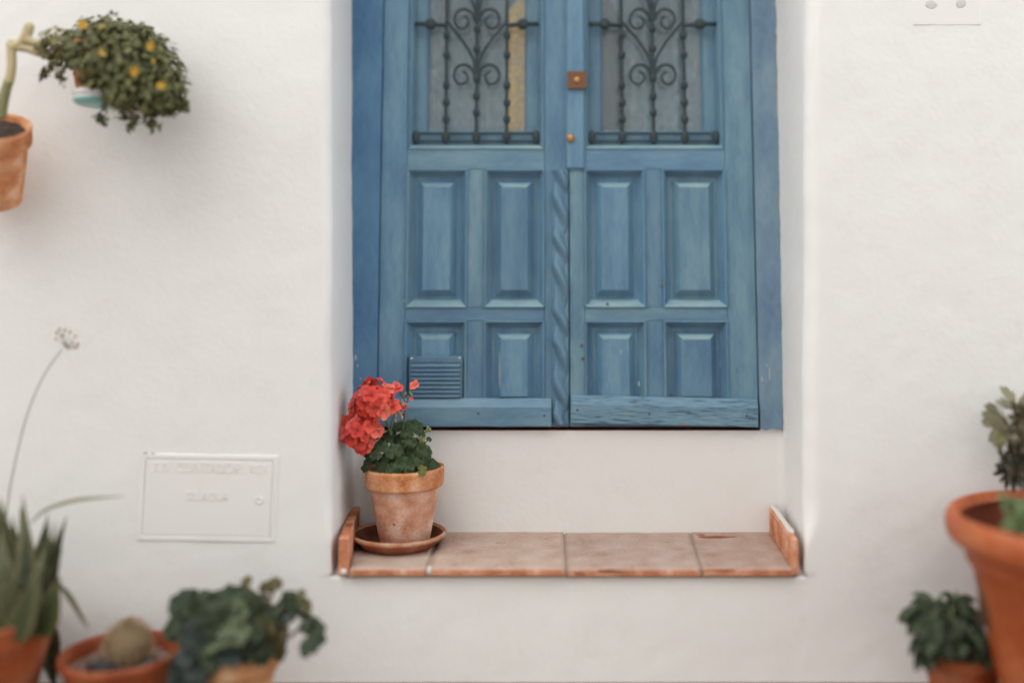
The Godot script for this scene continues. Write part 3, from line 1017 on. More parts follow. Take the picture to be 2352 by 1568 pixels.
# ---------------------------------------------------------------- the tiled ledge under the door
func make_ledge() -> void:
	var ledge := thing("tiled_ledge", "terracotta tile ledge with upturned end tiles below the blue door", "ledge")
	var zf := 0.012
	var clay: Texture2D = mats.clay_body.albedo_texture
	var th := 0.021
	var front := [at(806, 1305, 0).x, at(985, 1305, 0).x, at(1301, 1305, 0).x, at(1611, 1305, 0).x, at(1821, 1305, 0).x]
	var back := [at(812, 1231, REC).x, at(1006, 1231, REC).x, at(1296, 1231, REC).x, at(1587, 1231, REC).x, at(1768, 1231, REC).x]
	var gap := [0.0, 0.013, 0.006, 0.004, 0.0]
	# mortar bed
	var st := begin(true)
	box(st, Vector3(-0.48, TREAD - th - 0.003, REC - 0.01), Vector3(0.645, TREAD - 0.005, zf - 0.007), 0.002)
	obj("mortar_bed", st, mats.joint, ledge)
	for k in 4:
		var a0: float = front[k] + gap[k] / 2.0
		var a1: float = front[k + 1] - gap[k + 1] / 2.0
		var b0: float = back[k] + gap[k] / 2.0
		var b1: float = back[k + 1] - gap[k + 1] / 2.0
		var lift: float = [0.0, 0.001, -0.001, 0.0005][k]
		var zz: float = zf + [0.0, 0.001, -0.001, 0.0015][k]
		st = begin()
		# top with worn, wavering front edge
		var rows := []
		var n := 22
		for i in n + 1:
			var t := i / float(n)
			var row := PackedVector3Array()
			var xa := lerpf(a0, a1, t)
			var xb := lerpf(b0, b1, t)
			var e := 0.0022 * n_fine.get_noise_2d(xa * 18.0, 3.0 + k)
			var eb := 0.0035 * n_fine.get_noise_2d(xa * 14.0, 8.0 + k) - (0.004 * maxf(0.0, n_mid.get_noise_2d(xa * 9.0, 2.0)))
			var top_y := TREAD + lift
			row.append(Vector3(xa, top_y - th + eb, zz - 0.016))
			row.append(Vector3(xa, top_y - th + eb, zz - 0.004 + e))
			row.append(Vector3(xa, top_y - th + eb + 0.003, zz + e))
			row.append(Vector3(xa, top_y - 0.004, zz + e))
			row.append(Vector3(xa, top_y - 0.0012, zz - 0.0015 + e))
			row.append(Vector3(xa, top_y, zz - 0.006 + e))
			for q in range(1, 9):
				var f := q / 8.0
				var p := Vector3(xa, top_y, zz - 0.006).lerp(Vector3(xb, top_y, REC + 0.001), f)
				p.y += 0.0012 * n_fine.get_noise_2d(p.x * 12.0, p.z * 12.0)
				row.append(p)
			rows.append(row)
		grid(st, rows)
		for e in [0, n]:
			var r: PackedVector3Array = rows[e]
			for q in range(0, r.size() - 1):
				var lo1 := Vector3(r[q].x, TREAD - th, r[q].z)
				var lo2 := Vector3(r[q + 1].x, TREAD - th, r[q + 1].z)
				if e == 0:
					quad(st, lo2, lo1, r[q], r[q + 1])
				else:
					quad(st, lo1, lo2, r[q + 1], r[q])
		obj("floor_tile", st, mats["tile%d" % k], ledge)
		# raw fired edge: a slip along the front
		st = begin(true)
		box(st, Vector3(a0 + 0.002, TREAD + lift - th + 0.004, zz - 0.004), Vector3(a1 - 0.002, TREAD + lift - 0.0045, zz + 0.0024), 0.001)
		obj("tile_edge", st, mats.tile_edge, ledge)
	# upturned end tiles
	var up := 0.073
	for k in 2:
		var x0: float = [at(776, 1275, 0.01).x, at(1823, 1275, 0.01).x - 0.004][k]
		var x1: float = [at(800, 1275, 0.01).x, at(1837, 1275, 0.01).x][k]
		st = begin(true)
		var tilt: float = [0.10, -0.06][k]
		var bs := Basis(Vector3.UP, tilt)
		var c := Vector3((x0 + x1) / 2, 0, 0.0)
		box(st, Vector3(x0, TREAD - th + 0.001, REC + 0.003) - c, Vector3(x1, TREAD + up, 0.010) - c, 0.006 if k else 0.003, bs, c)
		var o := obj("end_tile", st, mats.tile_edge, ledge)
		o.set_meta("label", ["left upturned end tile beside the geranium saucer", "right upturned end tile with plaster on its top"][k])
		if k == 0:
			continue
		st = begin()
		for q in 9:
			var f := q / 8.0
			ball(st, Vector3((x0 + x1) / 2 + 0.002 + lerpf(REC + 0.03, -0.06, f) * -0.06, TREAD + up + 0.001, lerpf(REC + 0.03, -0.06, f)), Vector3(0.009, 0.003, 0.026), 10, 6, 0.4)
		obj("plaster_dab", st, mats.mortar, ledge)
	# broken and stained spots: px, py, half width, half depth (mm), on the top or on the front edge
	mats.stain = surf(Color(0.77, 0.62, 0.54), 0.9, clay, Vector3.ONE * 5.0)
	for q in [[1645, 1243, 52, 6, 0], [1610, 1238, 14, 4, 0], [1400, 1310, 30, 3.5, 1], [1650, 1310, 46, 4, 1], [1330, 1314, 14, 5, 1], [1150, 1256, 12, 5, 0]]:
		st = begin()
		if q[4] == 0:
			var p := at(q[0], q[1], REC * (1305.0 - q[1]) / 74.0)
			ball(st, Vector3(p.x, TREAD + 0.0012, p.z), Vector3(q[2] / 1000.0, 0.0007, q[3] / 1000.0 * 2.0), 14, 4, 0.6)
		else:
			var p := at(q[0], q[1], zf)
			ball(st, Vector3(p.x, p.y, zf + 0.0028), Vector3(q[2] / 1000.0, q[3] / 1000.0, 0.0015), 14, 4, 0.6)
		obj("stain", st, mats.stain if q[0] < 1100 or q[0] > 1300 else mats.joint, ledge)
	# white mortar blobs at the joints
	for q in [[986, 1312, 0.011, 0.011], [788, 1314, 0.012, 0.008]]:
		var p := at(q[0], q[1], zf)
		st = begin()
		ball(st, Vector3(p.x, p.y, zf - 0.006), Vector3(q[2] * 0.75, q[3], 0.009), 10, 7, 0.3)
		obj("mortar_joint", st, mats.mortar, ledge)


# ---------------------------------------------------------------- meter cabinet door, painted over
func make_meter() -> void:
	var cab := thing("meter_cabinet", "white painted meter cabinet cover set flush in the wall", "meter cabinet")
	var bs := Basis(Vector3.BACK, deg_to_rad(-0.9))
	var c := at(477, 1143, 0)
	var w: float = at(637, 1143, 0).x - at(319, 1143, 0).x
	var h: float = at(477, 1042, 0).y - at(477, 1242, 0).y
	var zb := plaster_bump(c.x, c.y)
	var xf := Transform3D(bs, Vector3(c.x, c.y, zb + 0.0015))
	var st := begin(true)
	rings(st, -w / 2, w / 2, -h / 2, h / 2, [[0.0, -0.02], [0.0006, 0.0], [0.002, 0.0010], [0.011, 0.0010], [0.0125, 0.0004], [0.0130, -0.0012]], false)
	obj("frame", st, mats.paint_white, cab, xf)
	st = begin(true)
	rings(st, -w / 2 + 0.0134, w / 2 - 0.0134, -h / 2 + 0.0134, h / 2 - 0.0134, [[0.0, -0.0016], [0.001, 0.0003], [0.003, 0.0006]])
	var cover := obj("cover", st, mats.paint_white, cab, xf)
	for t in [["CONTADOR", 0.074, 0.024], ["DE AGUA", 0.004, 0.020]]:
		var tm := TextMesh.new()
		var f := SystemFont.new()
		f.font_names = PackedStringArray(["Droid Sans"])
		tm.font = f
		tm.text = t[0]
		tm.font_size = 32
		tm.pixel_size = t[2] / 24.0
		tm.depth = 0.0024
		var o := put("lettering", tm, mats.paint_white, cover, Transform3D(Basis.IDENTITY, Vector3(0, t[1], 0.0008)))
		o.set_meta("label", "raised letters painted over in white")
	for s in [-1.0, 1.0]:
		for k in 3:
			st = begin()
			var pts := []
			for i in 15:
				pts.append(Vector3(s * (0.103 + 0.045 * i / 14.0), 0.066 + k * 0.008 + 0.002 * sin(i * 0.9), 0.0009))
			tube(st, pts, 0.0011, 0.0011, 5)
			obj("wave_mark", st, mats.paint_white, cover)
	st = begin()
	var lp := at(596, 1146, 0) - c
	lathe(st, [Vector2(0.0085, -0.002), Vector2(0.0085, 0.0022), Vector2(0.0072, 0.0028), Vector2(0.0058, 0.0022), Vector2(0.005, 0.0003), Vector2(0.0001, 0.0008)], 20)
	obj("lock_ring", st, mats.paint_white, cab, xf * Transform3D(Basis(Vector3.RIGHT, PI / 2), Vector3(lp.x, lp.y, 0.0)))
	st = begin(true)
	for q in [[-w / 2 + 0.004, 0.014], [-w / 2 + 0.026, 0.010]]:
		box(st, Vector3(q[0], h / 2 + 0.0005, 0.001), Vector3(q[0] + q[1], h / 2 + 0.0022, 0.0025), 0.0004)
	obj("open_seam", st, mats.stone_dark, cab, xf)


# ---------------------------------------------------------------- pots
func clay_pot(parent: Node3D, r_top: float, r_base: float, h: float, rim_h: float, rim_out: float, mb: Material, mr: Material, seed_: float, tilt := Basis.IDENTITY) -> void:
	var xf := Transform3D(tilt, Vector3.ZERO)
	var st := begin()
	var rb := r_base
	var ru := r_top - rim_out
	var yr := h - rim_h
	lathe(st, [Vector2(0.0001, 0.0), Vector2(rb - 0.006, 0.0), Vector2(rb - 0.001, 0.0015), Vector2(rb, 0.005), Vector2(lerpf(rb, ru, 0.33), yr * 0.33), Vector2(lerpf(rb, ru, 0.66), yr * 0.66), Vector2(ru - 0.0005, yr - 0.002), Vector2(ru, yr + 0.003)], 56, 0.0012, seed_)
	obj("pot_body", st, mb, parent, xf)
	st = begin()
	var t := 0.009
	lathe(st, [Vector2(ru - 0.002, yr + 0.003), Vector2(ru + rim_out * 0.55, yr), Vector2(ru + rim_out * 0.82, yr + 0.002), Vector2(ru + rim_out * 0.95, yr + 0.007), Vector2(r_top - 0.0008, h - 0.010), Vector2(r_top, h - 0.005), Vector2(r_top - 0.0015, h - 0.0015), Vector2(r_top - 0.005, h), Vector2(r_top - t, h - 0.002), Vector2(r_top - t - 0.003, h - 0.007), Vector2(r_top - t - 0.005, h - 0.03), Vector2(ru - t - 0.004, h - 0.06)], 56, 0.0012, seed_ + 5.0)
	obj("pot_rim", st, mr, parent, xf)


func soil(parent: Node3D, r: float, y: float, mat: Material, lump := 0.006, tilt := Basis.IDENTITY) -> void:
	var st := begin()
	var rows := []
	for i in 9:
		var row := PackedVector3Array()
		var q := 1.0 - i / 8.0
		for k in 33:
			var a := TAU * float(k % 32) / 32
			var p := Vector3(cos(a) * r * q, y, sin(a) * r * q)
			p.y += lump * n_fine.get_noise_2d(p.x * 40.0 + y * 7.0, p.z * 40.0)
			row.append(p)
		rows.append(row)
	grid(st, rows)
	obj("soil", st, mat, parent, Transform3D(tilt, Vector3.ZERO))


# ---------------------------------------------------------------- the geranium on the ledge
func zoomed(zx: float, zy: float, z: float) -> Vector3:
	return at((780.0 + zx / 2.9025) * 0.9408, (880.0 + zy / 2.9025) * 0.9408, z)


func make_geranium() -> void:
	var zc := -0.198
	var sx := at(915.6, 1240, zc).x
	var px := at(930, 1235, zc).x
	# saucer
	var base := Vector3(sx, TREAD + 0.0012, zc)
	var st := begin()
	lathe(st, [Vector2(0.0001, 0.003), Vector2(0.088, 0.003), Vector2(0.093, 0.0), Vector2(0.100, 0.001), Vector2(0.112, 0.013), Vector2(0.119, 0.0225)], 64, 0.0012, 2.0)
	var saucer := obj("plant_saucer", st, mats.clay_dish)
	saucer.position = base
	st = begin()
	lathe(st, [Vector2(0.118, 0.0220), Vector2(0.1255, 0.0245), Vector2(0.1285, 0.028), Vector2(0.1292, 0.032), Vector2(0.127, 0.0355), Vector2(0.1225, 0.0360), Vector2(0.1178, 0.0305)], 64, 0.0012, 2.0)
	obj("saucer_lip", st, mats.clay_saucer, saucer)
	st = begin()
	lathe(st, [Vector2(0.1185, 0.031), Vector2(0.113, 0.024), Vector2(0.106, 0.014), Vector2(0.098, 0.0095), Vector2(0.0001, 0.009)], 64, 0.0012, 2.0)
	obj("saucer_floor", st, mats.clay_dirty, saucer)
	tag(saucer, "round terracotta saucer under the red geranium pot on the tiled ledge", "saucer")

	var ph := 0.199
	var foot := Vector3(px, maxf(TREAD + 0.0106, at(927, 1072.6, zc).y - ph), zc)
	var g := thing("potted_geranium", "red flowering geranium in a small terracotta pot on the tiled ledge", "potted plant", foot)
	var tilt := Basis(Vector3.BACK, 0.018)
	clay_pot(g, 0.1085, 0.068, ph, 0.052, 0.0135, mats.clay_body, mats.clay_rim, 1.0, tilt)
	soil(g, 0.094, ph - 0.022, mats.soil, 0.006, tilt)
	mats.clay_spot = surf(Color(0.70, 0.42, 0.27), 0.85)
	mats.clay_bloom = surf(Color(0.86, 0.77, 0.70), 0.9)
	for q in [[528, 1162, 4, 4.5, 0], [455, 1098, 2.5, 2.5, 1]]:
		var zz: float = zc
		var p := zoomed(q[0], q[1], zz)
		for it in 3:
			var r0: float = lerpf(0.068, 0.095, clampf((p.y - foot.y) / (ph - 0.052), 0, 1)) + 0.0004
			zz = zc + sqrt(maxf(0.0, r0 * r0 - pow(p.x - foot.x, 2.0)))
			p = zoomed(q[0], q[1], zz)
		var nrm := Vector3(p.x - foot.x, -0.02, p.z - zc)
		st = begin()
		ball(st, Vector3.ZERO, Vector3(q[2] / 1000.0, q[3] / 1000.0, 0.0007), 10, 4, 0.6)
		obj("stain", st, mats.clay_bloom if q[4] else mats.clay_spot, g, Transform3D(facing(nrm, Vector3.UP), p - foot))
	var mid := lin(0.055, 0.085, 0.035)
	var greens := []
	for k in 4:
		greens.append(round_leaf(k, Color(0.060, 0.094, 0.040), Color(0.036, 0.060, 0.026), Color(0.052, 0.084, 0.036), 0.10 + 0.04 * k))
	var yellowish := round_leaf(7, Color(0.14, 0.16, 0.04), Color(0.10, 0.12, 0.03), Color(0.20, 0.17, 0.04), 0.12)
	var crown := g.position + Vector3(-0.005, ph - 0.02, 0.0)
	# zoom x, zoom y, depth off the pot centre, radius in zoom pixels, normal tilt (x, y)
	var leaves := [
		[415, 632, 0.075, 66, -0.25, 0.35], [527, 642, 0.085, 56, 0.1, 0.3], [520, 772, 0.095, 52, -0.1, 0.5], [598, 745, 0.10, 66, 0.15, 0.35], [742, 650, 0.05, 58, 0.45, 0.2], [668, 470, 0.0, 62, 0.2, 0.5],
		[632, 578, 0.04, 50, 0.1, 0.4], [478, 548, 0.035, 50, -0.3, 0.5], [335, 738, 0.05, 52, -0.9, 0.35], [438, 742, 0.07, 62, -0.4, 0.35], [800, 742, 0.02, 60, 0.4, 1.2], [726, 782, 0.09, 38, 0.3, 0.8],
		[575, 468, -0.02, 52, 0.0, 0.5], [775, 558, 0.02, 20, 0.6, 0.1], [702, 590, 0.0, 44, 0.35, 0.3], [560, 560, 0.0, 46, -0.1, 0.6], [345, 655, 0.0, 36, -0.6, 0.5], [620, 520, 0.03, 42, 0.2, 0.6],
		[690, 705, 0.06, 46, 0.4, 0.5], [480, 700, 0.03, 56, 0.0, 0.6], [640, 660, 0.02, 50, 0.2, 0.3], [560, 700, 0.04, 50, -0.2, 0.2], [390, 690, -0.03, 50, -0.5, 0.7], [520, 500, -0.04, 44, -0.4, 0.6],
		[720, 520, -0.03, 40, 0.5, 0.3], [660, 620, -0.05, 56, 0.1, 0.5], [450, 600, -0.06, 46, -0.3, 0.6], [735, 700, -0.05, 55, 0.5, 0.6], [590, 610, -0.07, 60, 0.0, 0.7],
	]
	var k := 0
	for L in leaves:
		var p := zoomed(L[0], L[1], zc + L[2])
		var r: float = L[3] / 2.9025 * 0.9408 / 830.0 * (1.0 - L[2] * 0.3)
		var nrm := Vector3(L[4], L[5] + rnd(-0.1, 0.1), 0.85 if L[2] > -0.02 else 0.4)
		var away := p - crown
		away.z *= 0.4
		var bs := facing(nrm, away + Vector3(rnd(-0.02, 0.02), rnd(-0.02, 0.02), 0)).scaled(Vector3.ONE * r)
		put("leaf", yellowish if L[0] == 726 else greens[k % 4], mats.leaf_matte, g, Transform3D(bs, p - foot))
		st = begin()
		var attach := p - bs.y * 0.1 - bs.z * 0.05
		var path := smooth_path([crown + Vector3(rnd(-0.02, 0.02), -0.01, rnd(-0.02, 0.02)), crown.lerp(attach, 0.55) + Vector3(0, 0.012, 0), attach], 4)
		for q in path.size():
			path[q] -= foot
		tube(st, path, 0.0022, 0.0014, 5)
		obj("leaf_stalk", st, mats.stem_green, g)
		k += 1
	# flower heads
	var florets := []
	for v in 4:
		florets.append(floret(v))
	var heads := [
		{"c": zoomed(392, 285, zc + 0.06), "r": Vector3(0.052, 0.045, 0.045), "n": 34, "root": zoomed(510, 560, zc + 0.03), "mid": zoomed(470, 430, zc + 0.05)},
		{"c": zoomed(292, 502, zc + 0.075), "r": Vector3(0.042, 0.043, 0.038), "n": 26, "root": zoomed(470, 600, zc + 0.02), "mid": zoomed(370, 535, zc + 0.04)},
	]
	for h in heads:
		st = begin()
		var path := smooth_path([h.root - foot + Vector3(0.0, -0.06, 0), h.root - foot, h.mid - foot, h.c - foot], 5)
		tube(st, path, 0.0028, 0.0022, 6)
		var head := obj("flower_head", st, mats.stem_green, g)
		var stalks := begin()
		for q in h.n:
			# evenly spread directions, the underside left open
			var yy: float = 1.0 - (q + 0.5) / h.n * 1.75
			var a: float = q * 2.399963 + 0.4
			var rr := sqrt(maxf(0.0, 1.0 - yy * yy))
			var dir := Vector3(cos(a) * rr, yy, sin(a) * rr)
			var p: Vector3 = h.c - foot + dir * h.r * (rnd(0.62, 1.14) + 0.16 * sin(a * 1.3) * absf(dir.y))
			var look := (dir + Vector3(0, 0.05, 0.35) + rdir() * 0.5).normalized()
			var bs := facing(look, rdir()).scaled(Vector3.ONE * rnd(0.82, 1.2))
			put("floret", florets[q % 4], mats.petal, head, Transform3D(bs, p))
			tube(stalks, [h.c - foot, (h.c - foot).lerp(p, 0.9)], 0.0009, 0.0008, 4)
		obj("floret_stalks", stalks, mats.stem_green, head)
	# loose florets between and around the two heads
	for q in [[330, 400, 0.075], [285, 395, 0.06], [250, 380, 0.06], [375, 415, 0.09], [240, 330, 0.05], [355, 165, 0.03], [505, 235, 0.05], [520, 330, 0.06], [300, 615, 0.08], [330, 600, 0.08], [405, 495, 0.07], [180, 440, 0.05], [178, 545, 0.05]]:
		var p := zoomed(q[0], q[1], zc + q[2])
		put("floret", florets[rng.randi() % 4], mats.petal, g, Transform3D(facing(Vector3(rnd(-0.6, 0.6), rnd(-0.2, 0.7), 0.8), rdir()).scaled(Vector3.ONE * rnd(0.85, 1.1)), p - foot))
	# the half open head with buds on the right
	st = begin()
	var top := zoomed(612, 300, zc + 0.03) - foot
	tube(st, smooth_path([zoomed(585, 560, zc + 0.01) - foot, zoomed(597, 430, zc + 0.02) - foot, top], 5), 0.0024, 0.0018, 6)
	var bh := obj("bud_head", st, mats.stem_green, g)
	st = begin()
	tube(st, smooth_path([zoomed(512, 560, zc + 0.03) - foot, zoomed(508, 450, zc + 0.04) - foot, zoomed(535, 375, zc + 0.04) - foot], 5), 0.0022, 0.0016, 6)
	obj("flower_stem", st, mats.stem_green, bh)
	st = begin()
	tube(st, smooth_path([zoomed(700, 610, zc + 0.0) - foot, zoomed(735, 535, zc + 0.0) - foot, zoomed(770, 485, zc + 0.0) - foot], 5), 0.0016, 0.0012, 6)
	obj("flower_stem", st, mats.stem_green, bh)
	for q in [[555, 200, 0.80, 0], [672, 178, 0.72, 1], [540, 180, 0.6, 2], [598, 340, 0.42, 3], [570, 330, 0.35, 0], [650, 272, 0.3, 2], [602, 306, 0.28, 1]]:
		var p := zoomed(q[0], q[1], zc + 0.035)
		var look := Vector3(rnd(-0.3, 0.3), rnd(0.2, 0.8), 0.7).normalized()
		put("floret", florets[q[3]], mats.petal, bh, Transform3D(facing(look, rdir()).scaled(Vector3.ONE * q[2]), p - foot))
		if q[1] < 300:
			var s2 := begin()
			tube(s2, [top, p - foot - look * 0.003], 0.001, 0.0009, 4)
			obj("bud_stalk", s2, mats.stem_green, bh)
	mats.bud = surf(lin(0.22, 0.24, 0.09), 0.6)
	mats.bud_pink = surf(lin(0.66, 0.38, 0.27), 0.6)
	for q in [[575, 270, 0], [592, 248, 0], [610, 235, 0], [628, 262, 0], [650, 240, 0], [640, 225, 0], [575, 300, 0], [537, 392, 1], [538, 425, 1], [575, 378, 1], [583, 402, 1], [525, 370, 0], [560, 362, 1], [495, 380, 0], [545, 360, 0],
			[768, 475, 0], [782, 492, 0], [762, 492, 0], [722, 558, 0], [735, 570, 0], [715, 575, 0], [742, 552, 0], [705, 552, 0]]:
		var p := zoomed(q[0], q[1], zc + 0.035 + rnd(-0.008, 0.008)) - foot
		var s2 := begin()
		ball(s2, p, Vector3(0.0036, 0.0055, 0.0036) * rnd(0.85, 1.15), 8, 6)
		obj("bud", s2, mats.bud_pink if q[2] else mats.bud, bh)


func floret(v: int) -> ArrayMesh:
	var st := begin()
	var base_col: Color = [Color(0.84, 0.115, 0.080), Color(0.92, 0.20, 0.14), Color(0.84, 0.15, 0.145), Color(0.70, 0.072, 0.056)][v]
	for p in 5:
		var a0 := TAU * p / 5.0 + 0.3 * v + 0.12 * sin(p * 7.0 + v)
		var rows := []
		var cols := []
		var tl := 0.42 + 0.18 * sin(p * 3.1 + v * 2.0)
		for i in 6:
			var t := i / 5.0
			var row := PackedVector3Array()
			var col := PackedColorArray()
			var w: float = [0.0015, 0.0042, 0.0076, 0.0098, 0.0088, 0.0042][i]
			for j in 5:
				var s := (j - 2) / 2.0
				var rad := 0.0205 * t + (-0.0012 * s * s if i == 5 else 0.0)
				var lift := 0.020 * t * tl - 0.006 * t * t * (1.0 + 0.5 * sin(p + v)) + 0.0016 * s * s + 0.0011 * sin(s * 4.0 + p * 2.0 + t * 5.0)
				var ca := cos(a0)
				var sa := sin(a0)
				row.append(Vector3(ca * rad - sa * w * s, sa * rad + ca * w * s, lift + 0.0005 * p))
				col.append(base_col * (0.66 + 0.42 * t + 0.08 * s * s))
			rows.append(row)
			cols.append(col)
		grid(st, rows, cols)
	return done(st)


# ---------------------------------------------------------------- hanging pots at the upper left
func make_hanging_plants() -> void:
	# yellow flowered trailing plant
	var zc := 0.105
	var foot := at(226, 214, zc)
	var h := thing("hanging_flower_pot", "wall hung terracotta pot overflowing with small leaved yellow daisies", "potted plant", foot)
	clay_pot(h, 0.078, 0.052, 0.125, 0.034, 0.009, mats.clay_rim, mats.clay_rim, 3.0)
	soil(h, 0.066, 0.112, mats.soil)
	var st := begin()
	var lobes := [[210, 115, 0.02, 78, 58], [275, 110, 0.03, 95, 70], [330, 150, 0.05, 82, 78], [370, 195, 0.06, 56, 62], [140, 105, 0.03, 48, 40], [275, 185, 0.085, 66, 62], [235, 150, 0.085, 62, 44], [200, 120, 0.07, 50, 44], [350, 228, 0.07, 44, 30], [392, 222, 0.05, 32, 34], [290, 215, 0.085, 30, 18], [235, 80, 0.0, 70, 42], [300, 95, 0.0, 70, 40]]
	var mm := leaf(1.0, [0.05, 0.26, 0.34, 0.22, 0.02], 0.3, 0.5, Color.WHITE, Color(0.8, 0.8, 0.8), 3)
	var arr: Array = mm.surface_get_arrays(0)
	var vs: PackedVector3Array = arr[Mesh.ARRAY_VERTEX]
	for L in lobes:
		var c := at(L[0], L[1], zc + L[2]) - foot
		var rx: float = L[3] / 915.0
		var ry: float = L[4] / 915.0
		for q in int(L[3] * L[4] / 10.0):
			var d := rdir()
			var p := c + d * Vector3(rx, ry, 0.065) * pow(rnd(0.2, 1.0), 0.5)
			if p.z + foot.z < 0.012:
				p.z = 0.012 - foot.z + rnd(0, 0.02)
			if (p.y < 0.004 and absf(p.x) < 0.075) or (p.y < 0.062 and p.x > -0.085 and p.x < -0.020):
				continue
			add_leaf(st, vs, p, (d + rdir() * 0.8 + Vector3(0, 0.5, 0.3)).normalized(), d + rdir() * 0.5, rnd(0.016, 0.027), Color(0.105, 0.115, 0.050).lerp(Color(0.26, 0.245, 0.10), rnd(0, 1) * rnd(0, 1)).lerp(Color(0.30, 0.265, 0.12), 0.6 if L[0] < 180 else (0.25 if L[1] < 100 else 0.0)))
	var trail := begin()
	for T in [[[300, 240], [310, 270], [296, 292]], [[320, 245], [345, 270], [340, 285], [365, 290]], [[400, 220], [420, 240], [430, 245]], [[370, 240], [385, 262]], [[140, 130], [120, 150], [100, 165], [98, 175]], [[160, 140], [140, 165], [145, 185]], [[240, 240], [226, 268], [236, 280]], [[250, 45], [258, 38]], [[270, 240], [285, 262], [290, 270]]]:
		var pts := []
		for q in T:
			pts.append(at(q[0], q[1], zc + 0.06) - foot)
		var path := smooth_path(pts, 6) if pts.size() > 2 else pts
		tube(trail, path, 0.0016, 0.001, 4)
		for q in path:
			for e in 3:
				add_leaf(st, vs, q + rdir() * 0.006, (rdir() + Vector3(0, 0.4, 0.6)).normalized(), rdir(), rnd(0.011, 0.019), Color(0.085, 0.10, 0.04).lerp(Color(0.17, 0.16, 0.07), rnd(0, 1)))
	var fo := obj("foliage", st, mats.leaf_matte, h)
	fo.set_meta("kind", "stuff")
	obj("trailing_stems", trail, mats.stem_green, h)
	mats.yellow = leaf_mat(0.6, Color.WHITE, 0.3)
	for q in [[188, 58, 0.10, 0.95], [347, 105, 0.135, 1.0], [309, 163, 0.165, 0.95], [368, 197, 0.135, 0.85], [234, 122, 0.15, 0.6], [232, 62, 0.11, 0.5], [352, 140, 0.14, 0.4]]:
		var s2 := begin()
		for p in 6:
			var a := TAU * p / 6.0
			var rows := []
			var cols := []
			for i in 4:
				var t := i / 3.0
				var w: float = [0.002, 0.0065, 0.0062, 0.0015][i]
				var row := PackedVector3Array()
				var col := PackedColorArray()
				for j in 3:
					var s := j - 1.0
					row.append(Vector3(cos(a) * 0.020 * t - sin(a) * w * s, sin(a) * 0.020 * t + cos(a) * w * s, 0.004 * t + 0.001 * s * s))
					col.append(Color(0.48, 0.27, 0.02).lerp(Color(0.56, 0.34, 0.04), t))
				rows.append(row)
				cols.append(col)
			grid(s2, rows, cols)
		s2.set_color(Color(0.42, 0.22, 0.02))
		ball(s2, Vector3(0, 0, 0.002), Vector3(0.005, 0.005, 0.003), 8, 5)
		var p3 := at(q[0], q[1], zc + q[2]) - foot
		put("flower", done(s2), mats.yellow, h, Transform3D(facing(Vector3(rnd(-0.7, 0.7), rnd(-0.1, 0.8), 1.0), rdir()).scaled(Vector3.ONE * q[3] * 0.68), p3))
	# glazed saucer with an iron ring holder
	var sp := at(229, 244, zc) + Vector3(0, 0.0, 0)
	var dish := thing("glazed_saucer", "white and teal glazed saucer under the wall hung daisy pot", "saucer", Vector3(sp.x, foot.y - 0.034, sp.z))
	st = begin()
	lathe(st, [Vector2(0.058, 0.018), Vector2(0.066, 0.026), Vector2(0.069, 0.036), Vector2(0.0665, 0.0375), Vector2(0.062, 0.028), Vector2(0.052, 0.0225), Vector2(0.0001, 0.0225)], 40)
	obj("white_bowl", st, mats.white_glaze, dish)
	st = begin()
	lathe(st, [Vector2(0.0001, 0.0), Vector2(0.044, 0.0), Vector2(0.056, 0.003), Vector2(0.0655, 0.011), Vector2(0.064, 0.017), Vector2(0.0581, 0.0178)], 40)
	obj("teal_foot", st, mats.teal_glaze, dish)
	var br := thing("wall_bracket", "thin iron ring bracket holding the wall hung daisy pot", "bracket", Vector3(sp.x, foot.y - 0.0165, 0.0))
	st = begin()
	var ring := []
	for k in 33:
		ring.append(Vector3(cos(TAU * k / 32.0) * 0.0625, 0.0, sp.z + sin(TAU * k / 32.0) * 0.0625))
	tube(st, ring, 0.003, 0.003, 6, false)
	tube(st, [Vector3(0, 0, sp.z - 0.0625), Vector3(0, -0.002, 0.0)], 0.003, 0.003, 6)
	obj("ring", st, mats.paint_white, br)
	st = begin(true)
	box(st, Vector3(-0.012, -0.03, -0.004), Vector3(0.012, 0.03, 0.007), 0.002)
	obj("wall_plate", st, mats.paint_white, br)

	# pale cactus in a tilted pot at the left edge
	var zc2 := 0.12
	var rimc := at(-22, 288, zc2 + 0.05)
	var tilt := Basis(Vector3.BACK, -0.20) * Basis(Vector3.RIGHT, 0.50)
	var hh := 0.21
	var foot2 := rimc - tilt * Vector3(0, hh, 0)
	var c := thing("hanging_cactus_pot", "tilted terracotta pot with a pale jointed cactus hung at the left edge", "potted plant", foot2)
	clay_pot(c, 0.092, 0.064, hh, 0.05, 0.010, mats.clay_rim, mats.clay_rim, 8.0, tilt)
	soil(c, 0.080, hh - 0.02, mats.soil, 0.006, tilt)
	mats.cactus_pale = surf(lin(0.50, 0.42, 0.24), 0.7)
	mats.cactus_green = surf(lin(0.22, 0.22, 0.10), 0.7)
	var seg := [[[-2, 272], [8, 225], [20, 182], 14, 10, mats.cactus_green], [[20, 190], [26, 150], [24, 100], 11, 10, mats.cactus_pale], [[22, 112], [50, 96], [66, 62], 11, 12, mats.cactus_pale], [[40, 108], [62, 112], [86, 122], 10, 8, mats.cactus_pale], [[60, 90], [80, 98], [100, 96], 11, 7, mats.cactus_pale]]
